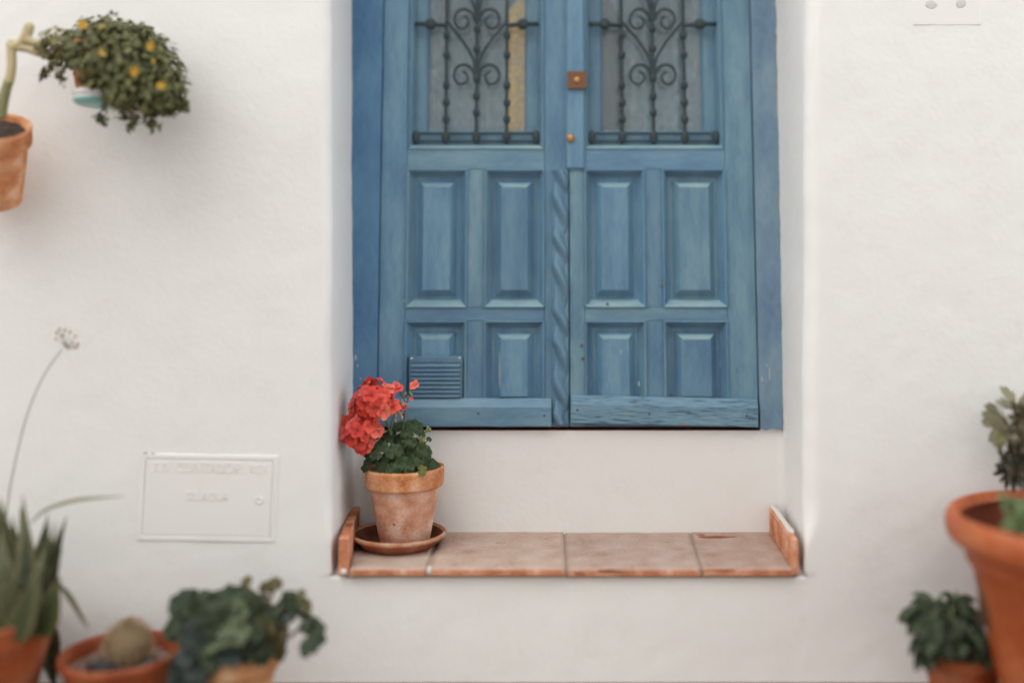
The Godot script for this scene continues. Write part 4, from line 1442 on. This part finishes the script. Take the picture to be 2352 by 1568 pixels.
	for s in seg:
		st = begin()
		var a := at(s[0][0], s[0][1], zc2 + 0.05) - foot2
		var b := at(s[1][0], s[1][1], zc2 + 0.05) - foot2
		var d := at(s[2][0], s[2][1], zc2 + 0.05) - foot2
		var path := smooth_path([a, b, d], 8)
		tube(st, path, s[3] / 915.0, s[4] / 915.0, 9)
		ball(st, d, Vector3.ONE * s[4] / 915.0, 9, 6)
		obj("cactus_joint", st, s[5], c)
	st = begin()
	tube(st, [tilt * Vector3(0, 0.12, -0.06), Vector3(tilt.y.x * 0.12, (tilt * Vector3(0, 0.12, -0.06)).y, -foot2.z)], 0.004, 0.004, 6)
	obj("wall_hook", st, mats.iron, c)


func add_leaf(st: SurfaceTool, vs: PackedVector3Array, p: Vector3, nrm: Vector3, along: Vector3, s: float, col: Color) -> void:
	var bs := facing(nrm, along).scaled(Vector3.ONE * s)
	st.set_color(col)
	for v in vs:
		st.add_vertex(p + bs * v)


# ---------------------------------------------------------------- plants at the lower left
func make_lower_left() -> void:
	# snake plant
	var zc := 0.215
	var rc := at(-58, 1404, zc)
	var foot := Vector3(rc.x, GROUND, zc)
	var sp := thing("potted_snake_plant", "snake plant with stiff upright leaves in a terracotta pot at the left edge", "potted plant", foot)
	var hh := rc.y - foot.y
	clay_pot(sp, 0.176, 0.125, hh, 0.05, 0.008, mats.clay_red, mats.clay_red, 11.0)
	soil(sp, 0.155, hh - 0.03, mats.soil)
	var dark := leaf(1.0, [0.085, 0.11, 0.115, 0.10, 0.075, 0.045, 0.020, 0.001], 0.55, 0.12, Color(0.036, 0.050, 0.032), Color(0.16, 0.155, 0.08), 26, 0.0, 0.0, 0.35)
	var pale := leaf(1.0, [0.085, 0.11, 0.115, 0.10, 0.075, 0.045, 0.020, 0.001], 0.55, 0.10, Color(0.115, 0.13, 0.09), Color(0.24, 0.225, 0.125), 26, 0.0, 0.0, 0.3)
	var olive := leaf(1.0, [0.08, 0.12, 0.13, 0.11, 0.08, 0.035, 0.002], 0.55, 0.25, Color(0.048, 0.060, 0.024), Color(0.11, 0.105, 0.045), 12)
	# base px, tip px, depth, width factor, mesh
	var lv := [
		[52, 1400, 3, 1138, 0.02, 1.35, pale], [40, 1405, -30, 1150, 0.05, 1.3, olive], [70, 1400, 39, 1163, -0.01, 1.0, dark], [78, 1400, 45, 1136, 0.03, 1.25, pale], [82, 1402, 91, 1177, -0.02, 1.15, dark],
		[88, 1405, 117, 1197, 0.02, 1.0, dark], [92, 1405, 140, 1184, 0.0, 1.15, dark], [60, 1410, 62, 1190, 0.06, 1.3, dark], [20, 1410, 8, 1215, 0.05, 1.2, pale], [5, 1420, -20, 1300, 0.08, 1.1, olive],
		[70, 1412, 30, 1300, 0.08, 1.2, olive], [40, 1418, 66, 1318, 0.10, 1.0, olive], [58, 1405, 22, 1180, 0.0, 1.0, dark], [66, 1402, 56, 1210, 0.03, 0.9, dark], [90, 1402, 128, 1215, -0.02, 0.9, dark], [84, 1402, 104, 1195, -0.03, 0.9, dark], [30, 1405, 18, 1200, 0.03, 1.0, dark], [95, 1408, 134, 1260, 0.02, 0.8, dark], [88, 1408, 100, 1240, 0.05, 1.2, dark], [-20, 1400, -60, 1160, 0.0, 1.2, dark], [96, 1412, 112, 1330, 0.07, 1.3, olive], [76, 1408, 84, 1270, 0.07, 1.35, pale],
	]
	for L in lv:
		var a := at(L[0], L[1], zc + L[4]) - foot
		var b := at(L[2], L[3], zc + L[4] - 0.01) - foot
		a.y = hh - 0.03
		var d := b - a
		var bs := facing(Vector3(rnd(-0.5, 0.5), 0.1, 1.0), d).scaled(Vector3(0.235 * L[5], d.length(), 0.20))
		put("leaf", L[6], mats.leaf_thick, sp, Transform3D(bs, a))
	# arching thin blades
	var arcs := [[[70, 1200], [105, 1170], [165, 1150], [225, 1143], [288, 1139]], [[112, 1360], [128, 1340], [160, 1368], [188, 1415], [206, 1442]], [[116, 1352], [135, 1345], [158, 1375], [178, 1408], [200, 1446]]]
	for A in arcs:
		var st := begin()
		var pts := []
		for q in A:
			pts.append(at(q[0], q[1], zc - 0.02) - foot)
		pts = smooth_path(pts, 6)
		var n: int = pts.size()
		var rows := [PackedVector3Array(), PackedVector3Array(), PackedVector3Array()]
		for i in n:
			var t: Vector3 = (pts[mini(i + 1, n - 1)] - pts[maxi(i - 1, 0)]).normalized()
			var side := t.cross(Vector3(0, 0.3, 1)).normalized() * 0.0042 * sin(PI * clampf(0.12 + 0.86 * i / (n - 1.0), 0, 1))
			rows[0].append(pts[i] - side)
			rows[1].append(pts[i] + Vector3(0, 0, 0.0015))
			rows[2].append(pts[i] + side)
		grid(st, rows)
		obj("blade", st, mats.stem_straw, sp)
	# dark blade hanging down beside the pot
	var bs2 := facing(Vector3(0.3, 0, 1), Vector3(0.12, -1, 0)).scaled(Vector3(0.25, 0.17, 0.2))
	put("hanging_leaf", dark, mats.leaf_thick, sp, Transform3D(bs2, at(104, 1428, 0.12) - foot))
	# thin stalk with a dry umbel
	var st := begin()
	var zs := zc - 0.10
	var stalk := []
	for q in [[10, 1230], [18, 1145], [38, 1042], [64, 945], [100, 862], [142, 802]]:
		stalk.append(at(q[0], q[1], zs) - foot)
	tube(st, smooth_path(stalk, 6), 0.0017, 0.0013, 6)
	var um := obj("flower_stalk", st, mats.stem_straw, sp)
	mats.seed_head = surf(lin(0.30, 0.20, 0.09), 0.7)
	var top := at(151, 799, zs) - foot
	for q in [[130, 764], [136, 756], [148, 758], [160, 762], [172, 772], [178, 790], [170, 799], [158, 800], [128, 778], [166, 786], [142, 770], [176, 797]]:
		var p := at(q[0], q[1], zs + rnd(-0.02, 0.02)) - foot
		st = begin()
		tube(st, [top, top.lerp(p, 0.6) + Vector3(0, 0.002, 0), p], 0.0007, 0.0006, 4)
		obj("umbel_ray", st, mats.stem_straw, um)
		st = begin()
		ball(st, p, Vector3(0.0035, 0.0042, 0.0035) * rnd(0.7, 1.2), 7, 5)
		obj("seed_pod", st, mats.seed_head, um)

	# round cactus in a shallow bowl
	zc = 0.185
	rc = at(277, 1492, zc)
	foot = Vector3(rc.x, GROUND, zc)
	hh = rc.y - foot.y
	var cb := thing("potted_round_cactus", "small round spiny cactus in a wide terracotta bowl with gravel", "potted plant", foot)
	clay_pot(cb, 0.136, 0.085, hh, 0.022, 0.009, mats.clay_red, mats.clay_red, 14.0)
	soil(cb, 0.118, hh - 0.034, mats.gravel, 0.012)
	st = begin()
	for k in 260:
		var a := rnd(0, TAU)
		var r := 0.112 * sqrt(rnd(0, 1))
		ball(st, Vector3(cos(a) * r, hh - 0.033, sin(a) * r), Vector3(rnd(0.003, 0.008), rnd(0.003, 0.006), rnd(0.003, 0.008)), 6, 4, 0.4)
	obj("gravel", st, mats.gravel, cb).set_meta("kind", "stuff")
	for q in [[236, 1500, 0.024, 0.02], [262, 1512, 0.014, 0.012], [208, 1506, 0.012, 0.01], [330, 1506, 0.014, 0.01], [350, 1490, 0.018, 0.02]]:
		st = begin()
		var p := at(q[0], q[1], zc + 0.03) - foot
		p.y = hh - 0.028
		ball(st, p, Vector3(q[2], q[3], q[2]), 10, 7, 0.35)
		obj("pebble", st, mats.stone_dark, cb)
	var cc := Vector3(at(289, 1470, zc).x - foot.x, hh + 0.004, -0.012)
	st = begin()
	var rows2 := []
	for i in 17:
		var row := PackedVector3Array()
		var f := -PI / 2 + PI * i / 16
		for k in 97:
			var a := TAU * float(k % 96) / 96
			var rib := 1.0 + 0.07 * absf(cos(a * 8.0)) * cos(f)
			row.append(cc + Vector3(cos(f) * cos(a), sin(f) * 0.95, cos(f) * sin(a)) * 0.048 * rib)
		rows2.append(row)
	grid(st, rows2)
	mats.cactus_body = surf(lin(0.24, 0.17, 0.095), 0.8)
	mats.spine = surf(lin(0.44, 0.32, 0.19), 0.7)
	obj("cactus_body", st, mats.cactus_body, cb)
	st = begin()
	for k in 16:
		for i in 13:
			var a := TAU * (k + 0.0) / 16
			var f := -0.5 + 2.0 * i / 12.0
			var d := Vector3(cos(f) * cos(a), sin(f), cos(f) * sin(a))
			for s in 10:
				var e := (d + rdir() * 0.8).normalized()
				var p0 := cc + d * 0.0505
				var sd := e.cross(rdir()).normalized() * 0.0006
				tri(st, p0 - sd, p0 + sd, p0 + e * rnd(0.009, 0.024))
	obj("spines", st, mats.spine, cb).set_meta("kind", "stuff")

	# bushy pelargonium in the ochre pot
	zc = 0.20
	rc = at(543, 1492, zc)
	foot = Vector3(rc.x, GROUND, zc)
	hh = rc.y - foot.y
	var pl := thing("potted_bushy_plant", "bushy dark green plant with brown stems in an ochre clay pot", "potted plant", foot)
	clay_pot(pl, 0.098, 0.07, hh, 0.04, 0.008, mats.clay_ochre, mats.clay_ochre, 17.0)
	soil(pl, 0.084, hh - 0.02, mats.soil)
	var gm := []
	for k in 3:
		gm.append(round_leaf(20 + k, Color(0.048, 0.066, 0.036), Color(0.038, 0.055, 0.031), Color(0.056, 0.070, 0.036), 0.14, 0.8))
	gm.append(round_leaf(25, Color(0.11, 0.135, 0.075), Color(0.085, 0.11, 0.06), Color(0.10, 0.12, 0.06), 0.12, 0.6))
	gm.append(round_leaf(27, Color(0.13, 0.12, 0.045), Color(0.10, 0.085, 0.035), Color(0.12, 0.10, 0.05), 0.12, 0.6))
	gm.append(round_leaf(29, Color(0.040, 0.055, 0.045), Color(0.032, 0.045, 0.040), Color(0.050, 0.062, 0.052), 0.12, 0.6))
	var crown := Vector3(0, hh - 0.01, 0)
	var spots := [
		[424, 1388, 34, 0.05, 0], [462, 1385, 30, 0.04, 0], [410, 1420, 32, 0.06, 0], [445, 1420, 34, 0.07, 0], [480, 1412, 30, 0.06, 1], [400, 1445, 24, 0.05, 0], [520, 1380, 34, 0.05, 1], [555, 1380, 34, 0.05, 2], [590, 1385, 30, 0.03, 0],
		[540, 1410, 34, 0.08, 3], [575, 1412, 32, 0.07, 1], [610, 1410, 28, 0.05, 0], [505, 1430, 32, 0.09, 2], [538, 1452, 34, 0.11, 3], [572, 1450, 32, 0.09, 0], [605, 1450, 32, 0.07, 4], [470, 1450, 34, 0.09, 1], [435, 1462, 30, 0.09, 5],
		[500, 1475, 32, 0.11, 3], [545, 1490, 32, 0.11, 5], [585, 1485, 32, 0.09, 1], [620, 1475, 30, 0.06, 4], [640, 1445, 24, 0.04, 4], [460, 1490, 32, 0.11, 5], [430, 1500, 28, 0.11, 5], [418, 1535, 30, 0.10, 5], [450, 1530, 30, 0.12, 5], [490, 1510, 28, 0.12, 1],
		[605, 1498, 28, 0.09, 1], [635, 1492, 24, 0.05, 4], [565, 1505, 26, 0.11, 0], [525, 1508, 26, 0.12, 5], [480, 1545, 22, 0.12, 5], [410, 1562, 30, 0.10, 5], [455, 1565, 30, 0.11, 5], [500, 1400, 24, 0.03, 0], [630, 1425, 24, 0.03, 2], [565, 1365, 20, 0.03, 4],
		[450, 1400, 34, 0.0, 0], [520, 1420, 40, 0.0, 5], [580, 1430, 40, 0.0, 5], [480, 1460, 40, 0.02, 5], [600, 1465, 40, 0.0, 5], [545, 1460, 40, 0.03, 5], [430, 1440, 34, 0.02, 5],
		[668, 1388, 28, 0.05, 0], [663, 1412, 24, 0.05, 5], [566, 1334, 13, 0.02, 4], [612, 1350, 16, 0.03, 4], [632, 1340, 15, 0.03, 4], [690, 1366, 14, 0.05, 4], [698, 1388, 18, 0.05, 4], [700, 1425, 20, 0.06, 2], [716, 1460, 34, 0.07, 0], [712, 1480, 26, 0.072, 0], [645, 1395, 14, 0.03, 2],
	]
	for s in spots:
		var p := at(s[0], s[1], zc + s[3] - 0.03) - foot
		var r: float = s[2] / 965.0
		var nrm := Vector3(rnd(-0.6, 0.6), rnd(-0.1, 0.9), rnd(0.4, 1.0))
		put("leaf", gm[s[4]], mats.leaf_matte, pl, Transform3D(facing(nrm, (p - crown) * Vector3(1, 1, 0.3) + rdir() * 0.05).scaled(Vector3.ONE * r), p))
	for T in [[[548, 1500], [600, 1440], [650, 1395], [690, 1362], [702, 1410], [712, 1450]], [[560, 1490], [640, 1440], [655, 1480], [620, 1490]], [[560, 1480], [572, 1400], [566, 1336]], [[575, 1470], [595, 1400], [612, 1352]], [[590, 1420], [622, 1372], [634, 1342]], [[600, 1480], [650, 1440], [700, 1392]], [[600, 1440], [655, 1425], [668, 1392]], [[545, 1500], [500, 1440], [470, 1400]], [[545, 1500], [460, 1470], [420, 1420]], [[545, 1500], [530, 1440], [525, 1390]], [[620, 1410], [650, 1440], [662, 1462], [690, 1440], [704, 1428]]]:
		st = begin()
		var pts := []
		for q in T:
			pts.append(at(q[0], q[1], zc + 0.01) - foot)
		tube(st, smooth_path(pts, 6), 0.0045, 0.003, 6)
		obj("stem", st, mats.stem_brown, pl)


# ---------------------------------------------------------------- plants at the right
func make_right() -> void:
	# large pot with succulents
	var zc := 0.335
	var rc := at(2496, 1186, zc)
	var foot := Vector3(rc.x, GROUND, zc)
	var hh := rc.y - foot.y
	var bp := thing("large_succulent_pot", "large terracotta pot with rolled rim and rosette succulents at the right edge", "potted plant", foot)
	var R := 0.291
	var st := begin()
	var yb := hh - 0.062
	lathe(st, [Vector2(0.0001, 0.0), Vector2(0.158, 0.0), Vector2(0.166, 0.004), Vector2(0.169, 0.012), Vector2(0.205, hh * 0.34), Vector2(0.237, yb - 0.060), Vector2(0.240, yb - 0.056), Vector2(0.246, yb - 0.052), Vector2(0.249, yb - 0.046), Vector2(0.256, yb - 0.004), Vector2(0.262, yb)], 96, 0.0012, 4.0)
	obj("pot_body", st, mats.clay_big, bp)
	st = begin()
	var lip := [Vector2(0.257, yb - 0.002)]
	for k in 15:
		var a := -PI * 0.48 + PI * 1.05 * k / 14.0
		lip.append(Vector2(R - 0.018 + 0.018 * cos(a), hh - 0.034 + 0.033 * sin(a)))
	lip.append_array([Vector2(R - 0.030, hh - 0.012), Vector2(R - 0.034, hh - 0.022)])
	lathe(st, lip, 96, 0.001, 6.0)
	obj("pot_rim", st, mats.clay_big, bp)
	st = begin()
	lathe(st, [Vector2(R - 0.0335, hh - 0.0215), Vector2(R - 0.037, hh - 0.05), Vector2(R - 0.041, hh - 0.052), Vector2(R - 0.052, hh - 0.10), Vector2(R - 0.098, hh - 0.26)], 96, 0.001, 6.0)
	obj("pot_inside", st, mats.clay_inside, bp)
	soil(bp, 0.202, hh - 0.235, mats.soil_dark, 0.012)
	st = begin()
	var wz := zc
	var wp := at(2246, 1277, wz)
	for it in 4:
		var wr: float = lerpf(0.249, 0.256, clampf((wp.y - foot.y - yb + 0.046) / 0.042, 0.0, 1.0))
		wz = zc + sqrt(maxf(0.0, wr * wr - pow(wp.x - foot.x, 2.0)))
		wp = at(2246, 1277, wz)
	ball(st, wp - foot, Vector3(0.009, 0.0095, 0.006), 10, 6)
	var dot := obj("white_dab", st, mats.white_glaze, bp)
	dot.set_meta("label", "white paint spot just below the rim")
	# rosettes
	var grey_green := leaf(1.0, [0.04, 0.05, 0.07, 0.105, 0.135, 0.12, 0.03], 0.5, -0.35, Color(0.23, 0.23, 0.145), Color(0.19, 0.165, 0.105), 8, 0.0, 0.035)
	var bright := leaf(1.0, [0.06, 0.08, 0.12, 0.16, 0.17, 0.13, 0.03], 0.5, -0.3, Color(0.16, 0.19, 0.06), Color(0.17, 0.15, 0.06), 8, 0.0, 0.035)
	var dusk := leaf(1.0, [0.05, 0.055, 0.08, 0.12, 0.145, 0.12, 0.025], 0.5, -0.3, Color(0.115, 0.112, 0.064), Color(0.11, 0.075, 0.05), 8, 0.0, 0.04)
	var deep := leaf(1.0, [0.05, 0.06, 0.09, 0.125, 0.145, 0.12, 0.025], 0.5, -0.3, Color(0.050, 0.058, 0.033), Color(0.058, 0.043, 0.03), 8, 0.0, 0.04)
	# one rosette is given leaf by leaf: centre and tips
	var c1 := at(2312, 968, 0.09) - foot
	for q in [[2242, 970, 0.02], [2262, 946, 0.0], [2247, 1010, 0.03], [2260, 1026, 0.05], [2278, 1030, 0.05], [2274, 930, -0.02], [2282, 950, 0.06], [2268, 990, 0.06], [2296, 1016, 0.05], [2292, 940, 0.04], [2300, 1000, 0.07], [2264, 962, -0.04]]:
		var tip := at(q[0], q[1], 0.09 + q[2] * 0.8) - foot
		var d := tip - c1
		put("leaf", [grey_green, grey_green, grey_green, grey_green, grey_green, bright, bright, bright][rng.randi() % 8], mats.leaf_thick, bp, Transform3D(facing(Vector3(-0.4, 0.5, 1.0) + d * -3.0, d).scaled(Vector3(0.060, d.length() * rnd(1.05, 1.25), 0.05)), c1))
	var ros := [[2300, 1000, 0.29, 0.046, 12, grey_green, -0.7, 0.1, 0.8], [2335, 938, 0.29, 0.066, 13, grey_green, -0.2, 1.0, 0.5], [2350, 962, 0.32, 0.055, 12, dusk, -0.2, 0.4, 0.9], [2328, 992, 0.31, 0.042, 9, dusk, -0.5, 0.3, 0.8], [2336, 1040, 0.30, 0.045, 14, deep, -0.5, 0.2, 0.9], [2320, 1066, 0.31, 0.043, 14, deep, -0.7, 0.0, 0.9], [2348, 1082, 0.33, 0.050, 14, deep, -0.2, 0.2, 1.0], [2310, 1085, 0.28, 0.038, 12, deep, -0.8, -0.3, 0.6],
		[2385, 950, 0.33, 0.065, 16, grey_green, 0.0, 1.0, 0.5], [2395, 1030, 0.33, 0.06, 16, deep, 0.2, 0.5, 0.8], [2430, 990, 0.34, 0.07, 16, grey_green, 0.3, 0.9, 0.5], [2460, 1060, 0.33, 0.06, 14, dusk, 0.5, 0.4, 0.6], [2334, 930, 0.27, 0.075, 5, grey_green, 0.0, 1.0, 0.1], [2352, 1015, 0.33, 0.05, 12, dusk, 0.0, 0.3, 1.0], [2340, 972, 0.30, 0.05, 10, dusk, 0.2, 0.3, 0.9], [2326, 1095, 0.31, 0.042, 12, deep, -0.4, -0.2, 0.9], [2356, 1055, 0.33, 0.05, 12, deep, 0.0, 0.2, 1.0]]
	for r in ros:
		var c := at(r[0], r[1], r[2] - 0.19) - foot
		var axis := Vector3(r[6], r[7], r[8]).normalized()
		var b0 := facing(axis, Vector3.UP + Vector3(0.1, 0, 0))
		for k in r[4]:
			var a: float = k * 2.399963
			var open := lerpf(1.25, 0.35, k / float(r[4]))
			var d := (b0 * Vector3(cos(a) * sin(open), sin(a) * sin(open), cos(open))).normalized()
			var L: float = r[3] * lerpf(1.0, 0.55, k / float(r[4])) * rnd(0.85, 1.1)
			put("leaf", r[5], mats.leaf_thick, bp, Transform3D(facing(axis * 1.0 - d * 0.3 + rdir() * 0.12, d).scaled(Vector3(L * 0.82, L * 1.12, L)), c))
	for T in [[[2400, 1300, 0.33], [2372, 1120, 0.32], [2335, 1040, 0.30], [2312, 968, 0.27]], [[2400, 1300, 0.33], [2380, 1080, 0.33], [2350, 985, 0.31], [2335, 938, 0.29]], [[2372, 1120, 0.32], [2345, 1100, 0.31], [2318, 1080, 0.31]], [[2400, 1300, 0.33], [2410, 1080, 0.33], [2430, 990, 0.34]], [[2400, 1180, 0.33], [2395, 1030, 0.33], [2385, 950, 0.33]], [[2372, 1110, 0.32], [2352, 1092, 0.33], [2345, 1085, 0.33]], [[2420, 1300, 0.33], [2445, 1120, 0.33], [2460, 1060, 0.33]], [[2312, 968, 0.27], [2298, 936, 0.27], [2283, 929, 0.27], [2270, 928, 0.27]]]:
		st = begin()
		var pts := []
		for q in T:
			pts.append(at(q[0], q[1], q[2] - (0.18 if q[1] < 1130 else 0.06 if q[1] < 1200 else 0.0)) - foot)
		var thin: bool = T[0][0] == 2312
		tube(st, smooth_path(pts, 6), 0.0012 if thin else 0.007, 0.0008 if thin else 0.004, 7)
		obj("stem", st, mats.stem_brown, bp)
	# small seedlings inside the pot
	var young := leaf(1.0, [0.06, 0.15, 0.25, 0.24, 0.12, 0.02], 0.4, 0.4, Color(0.12, 0.17, 0.065), Color(0.14, 0.19, 0.08), 5)
	for s in [[2236, 1206, 0.30, 0.020, 7], [2318, 1150, 0.28, 0.030, 9], [2310, 1175, 0.31, 0.020, 6], [2345, 1170, 0.34, 0.045, 14], [2350, 1205, 0.36, 0.050, 14], [2330, 1225, 0.36, 0.035, 10], [2250, 1215, 0.33, 0.016, 5], [2375, 1190, 0.36, 0.05, 12]]:
		var c := at(s[0], s[1], s[2]) - foot
		for k in s[4]:
			var d := (rdir() + Vector3(0, 0.5, 0)).normalized()
			put("seedling_leaf", young, mats.leaf_matte, bp, Transform3D(facing((Vector3(0, 1, 0.5) + rdir() * 0.4), d).scaled(Vector3.ONE * s[3] * rnd(0.7, 1.1)), c))
		st = begin()
		tube(st, [Vector3(c.x + 0.01, hh - 0.24, c.z), c], 0.004, 0.003, 6)
		obj("seedling_stem", st, mats.stem_brown, bp)

	# small drooping succulent beside it
	zc = 0.17
	rc = at(2208, 1492, zc)
	foot = Vector3(rc.x, GROUND, zc)
	hh = rc.y - foot.y
	var sp := thing("small_leafy_pot", "small orange clay pot with drooping dark green leaves beside the large pot", "potted plant", foot)
	clay_pot(sp, 0.088, 0.062, hh, 0.03, 0.007, mats.clay_red, mats.clay_red, 21.0)
	soil(sp, 0.076, hh - 0.015, mats.soil)
	var lance := leaf(1.0, [0.05, 0.12, 0.17, 0.19, 0.16, 0.09, 0.003], 0.5, 0.9, Color(0.060, 0.082, 0.048), Color(0.078, 0.100, 0.058), 8)
	var lance2 := leaf(1.0, [0.05, 0.12, 0.17, 0.19, 0.16, 0.09, 0.003], 0.4, 1.3, Color(0.040, 0.058, 0.038), Color(0.050, 0.068, 0.042), 8)
	# clump centres and how many leaves
	var clumps := [[2110, 1400, 0.06, 12, -0.9, 0.3], [2150, 1385, 0.07, 14, -0.4, 0.7], [2195, 1380, 0.06, 14, 0.1, 0.8], [2140, 1430, 0.11, 14, -0.6, 0.0], [2185, 1420, 0.12, 16, 0.0, 0.3], [2120, 1460, 0.09, 10, -0.5, -0.6], [2230, 1420, 0.08, 14, 0.5, 0.5], [2240, 1465, 0.10, 12, 0.5, -0.2], [2210, 1455, 0.13, 12, 0.2, -0.2], [2120, 1490, 0.08, 8, -0.3, -1.0], [2255, 1495, 0.10, 8, 0.4, -0.8], [2160, 1465, 0.12, 8, -0.2, -0.5]]
	for c in clumps:
		var p := at(c[0], c[1], zc + c[2] - 0.04) - foot
		var axis := Vector3(c[4], c[5], 0.7).normalized()
		for k in c[3]:
			var d := (axis + rdir() * 0.75).normalized()
			put("leaf", lance if rng.randf() < 0.6 else lance2, mats.leaf_matte, sp, Transform3D(facing(Vector3(0, 0.9, 0.5) + rdir() * 0.3, d).scaled(Vector3.ONE * rnd(0.046, 0.076)), p - d * 0.012))
		st = begin()
		tube(st, smooth_path([Vector3(0, hh - 0.02, 0), Vector3(p.x * 0.5, maxf(p.y, hh) * 0.99 + 0.012, p.z * 0.5), p], 5), 0.004, 0.003, 6)
		obj("stem", st, mats.stem_green, sp)

	# painted tile at the top right
	var a := at(2098, 57, 0)
	var b := at(2246, -95, 0)
	var zb := plaster_bump(a.x, a.y) + 0.0005
	var tl := thing("wall_tile", "pale square tile with grey marks on the wall at the top right", "plaque", Vector3(0, 0, zb))
	st = begin(true)
	box(st, Vector3(a.x, a.y, -0.012), Vector3(b.x, b.y, 0.0014), 0.0008)
	obj("tile_body", st, mats.tile_cream, tl)
	for q in [[2140, 10, 0.016], [2208, 8, 0.015], [2172, -25, 0.02], [2140, -60, 0.016], [2208, -60, 0.016]]:
		var p := at(q[0], q[1], 0)
		st = begin()
		ball(st, Vector3(p.x, p.y, 0.0015), Vector3(q[2], q[2] * 0.8, 0.0009), 12, 6, 0.3)
		obj("painted_mark", st, mats.mark_grey, tl)


func _ready() -> void:
	rng.seed = 20240
	TREAD = at(1300, 1305, 0.012).y
	GROUND = at(1800, 1566.0, 0.0).y
	make_camera_and_light()
	make_materials()
	make_setting()
	make_door()
	make_curtains()
	make_ledge()
	make_meter()
	make_geranium()
	make_hanging_plants()
	make_lower_left()
	make_right()
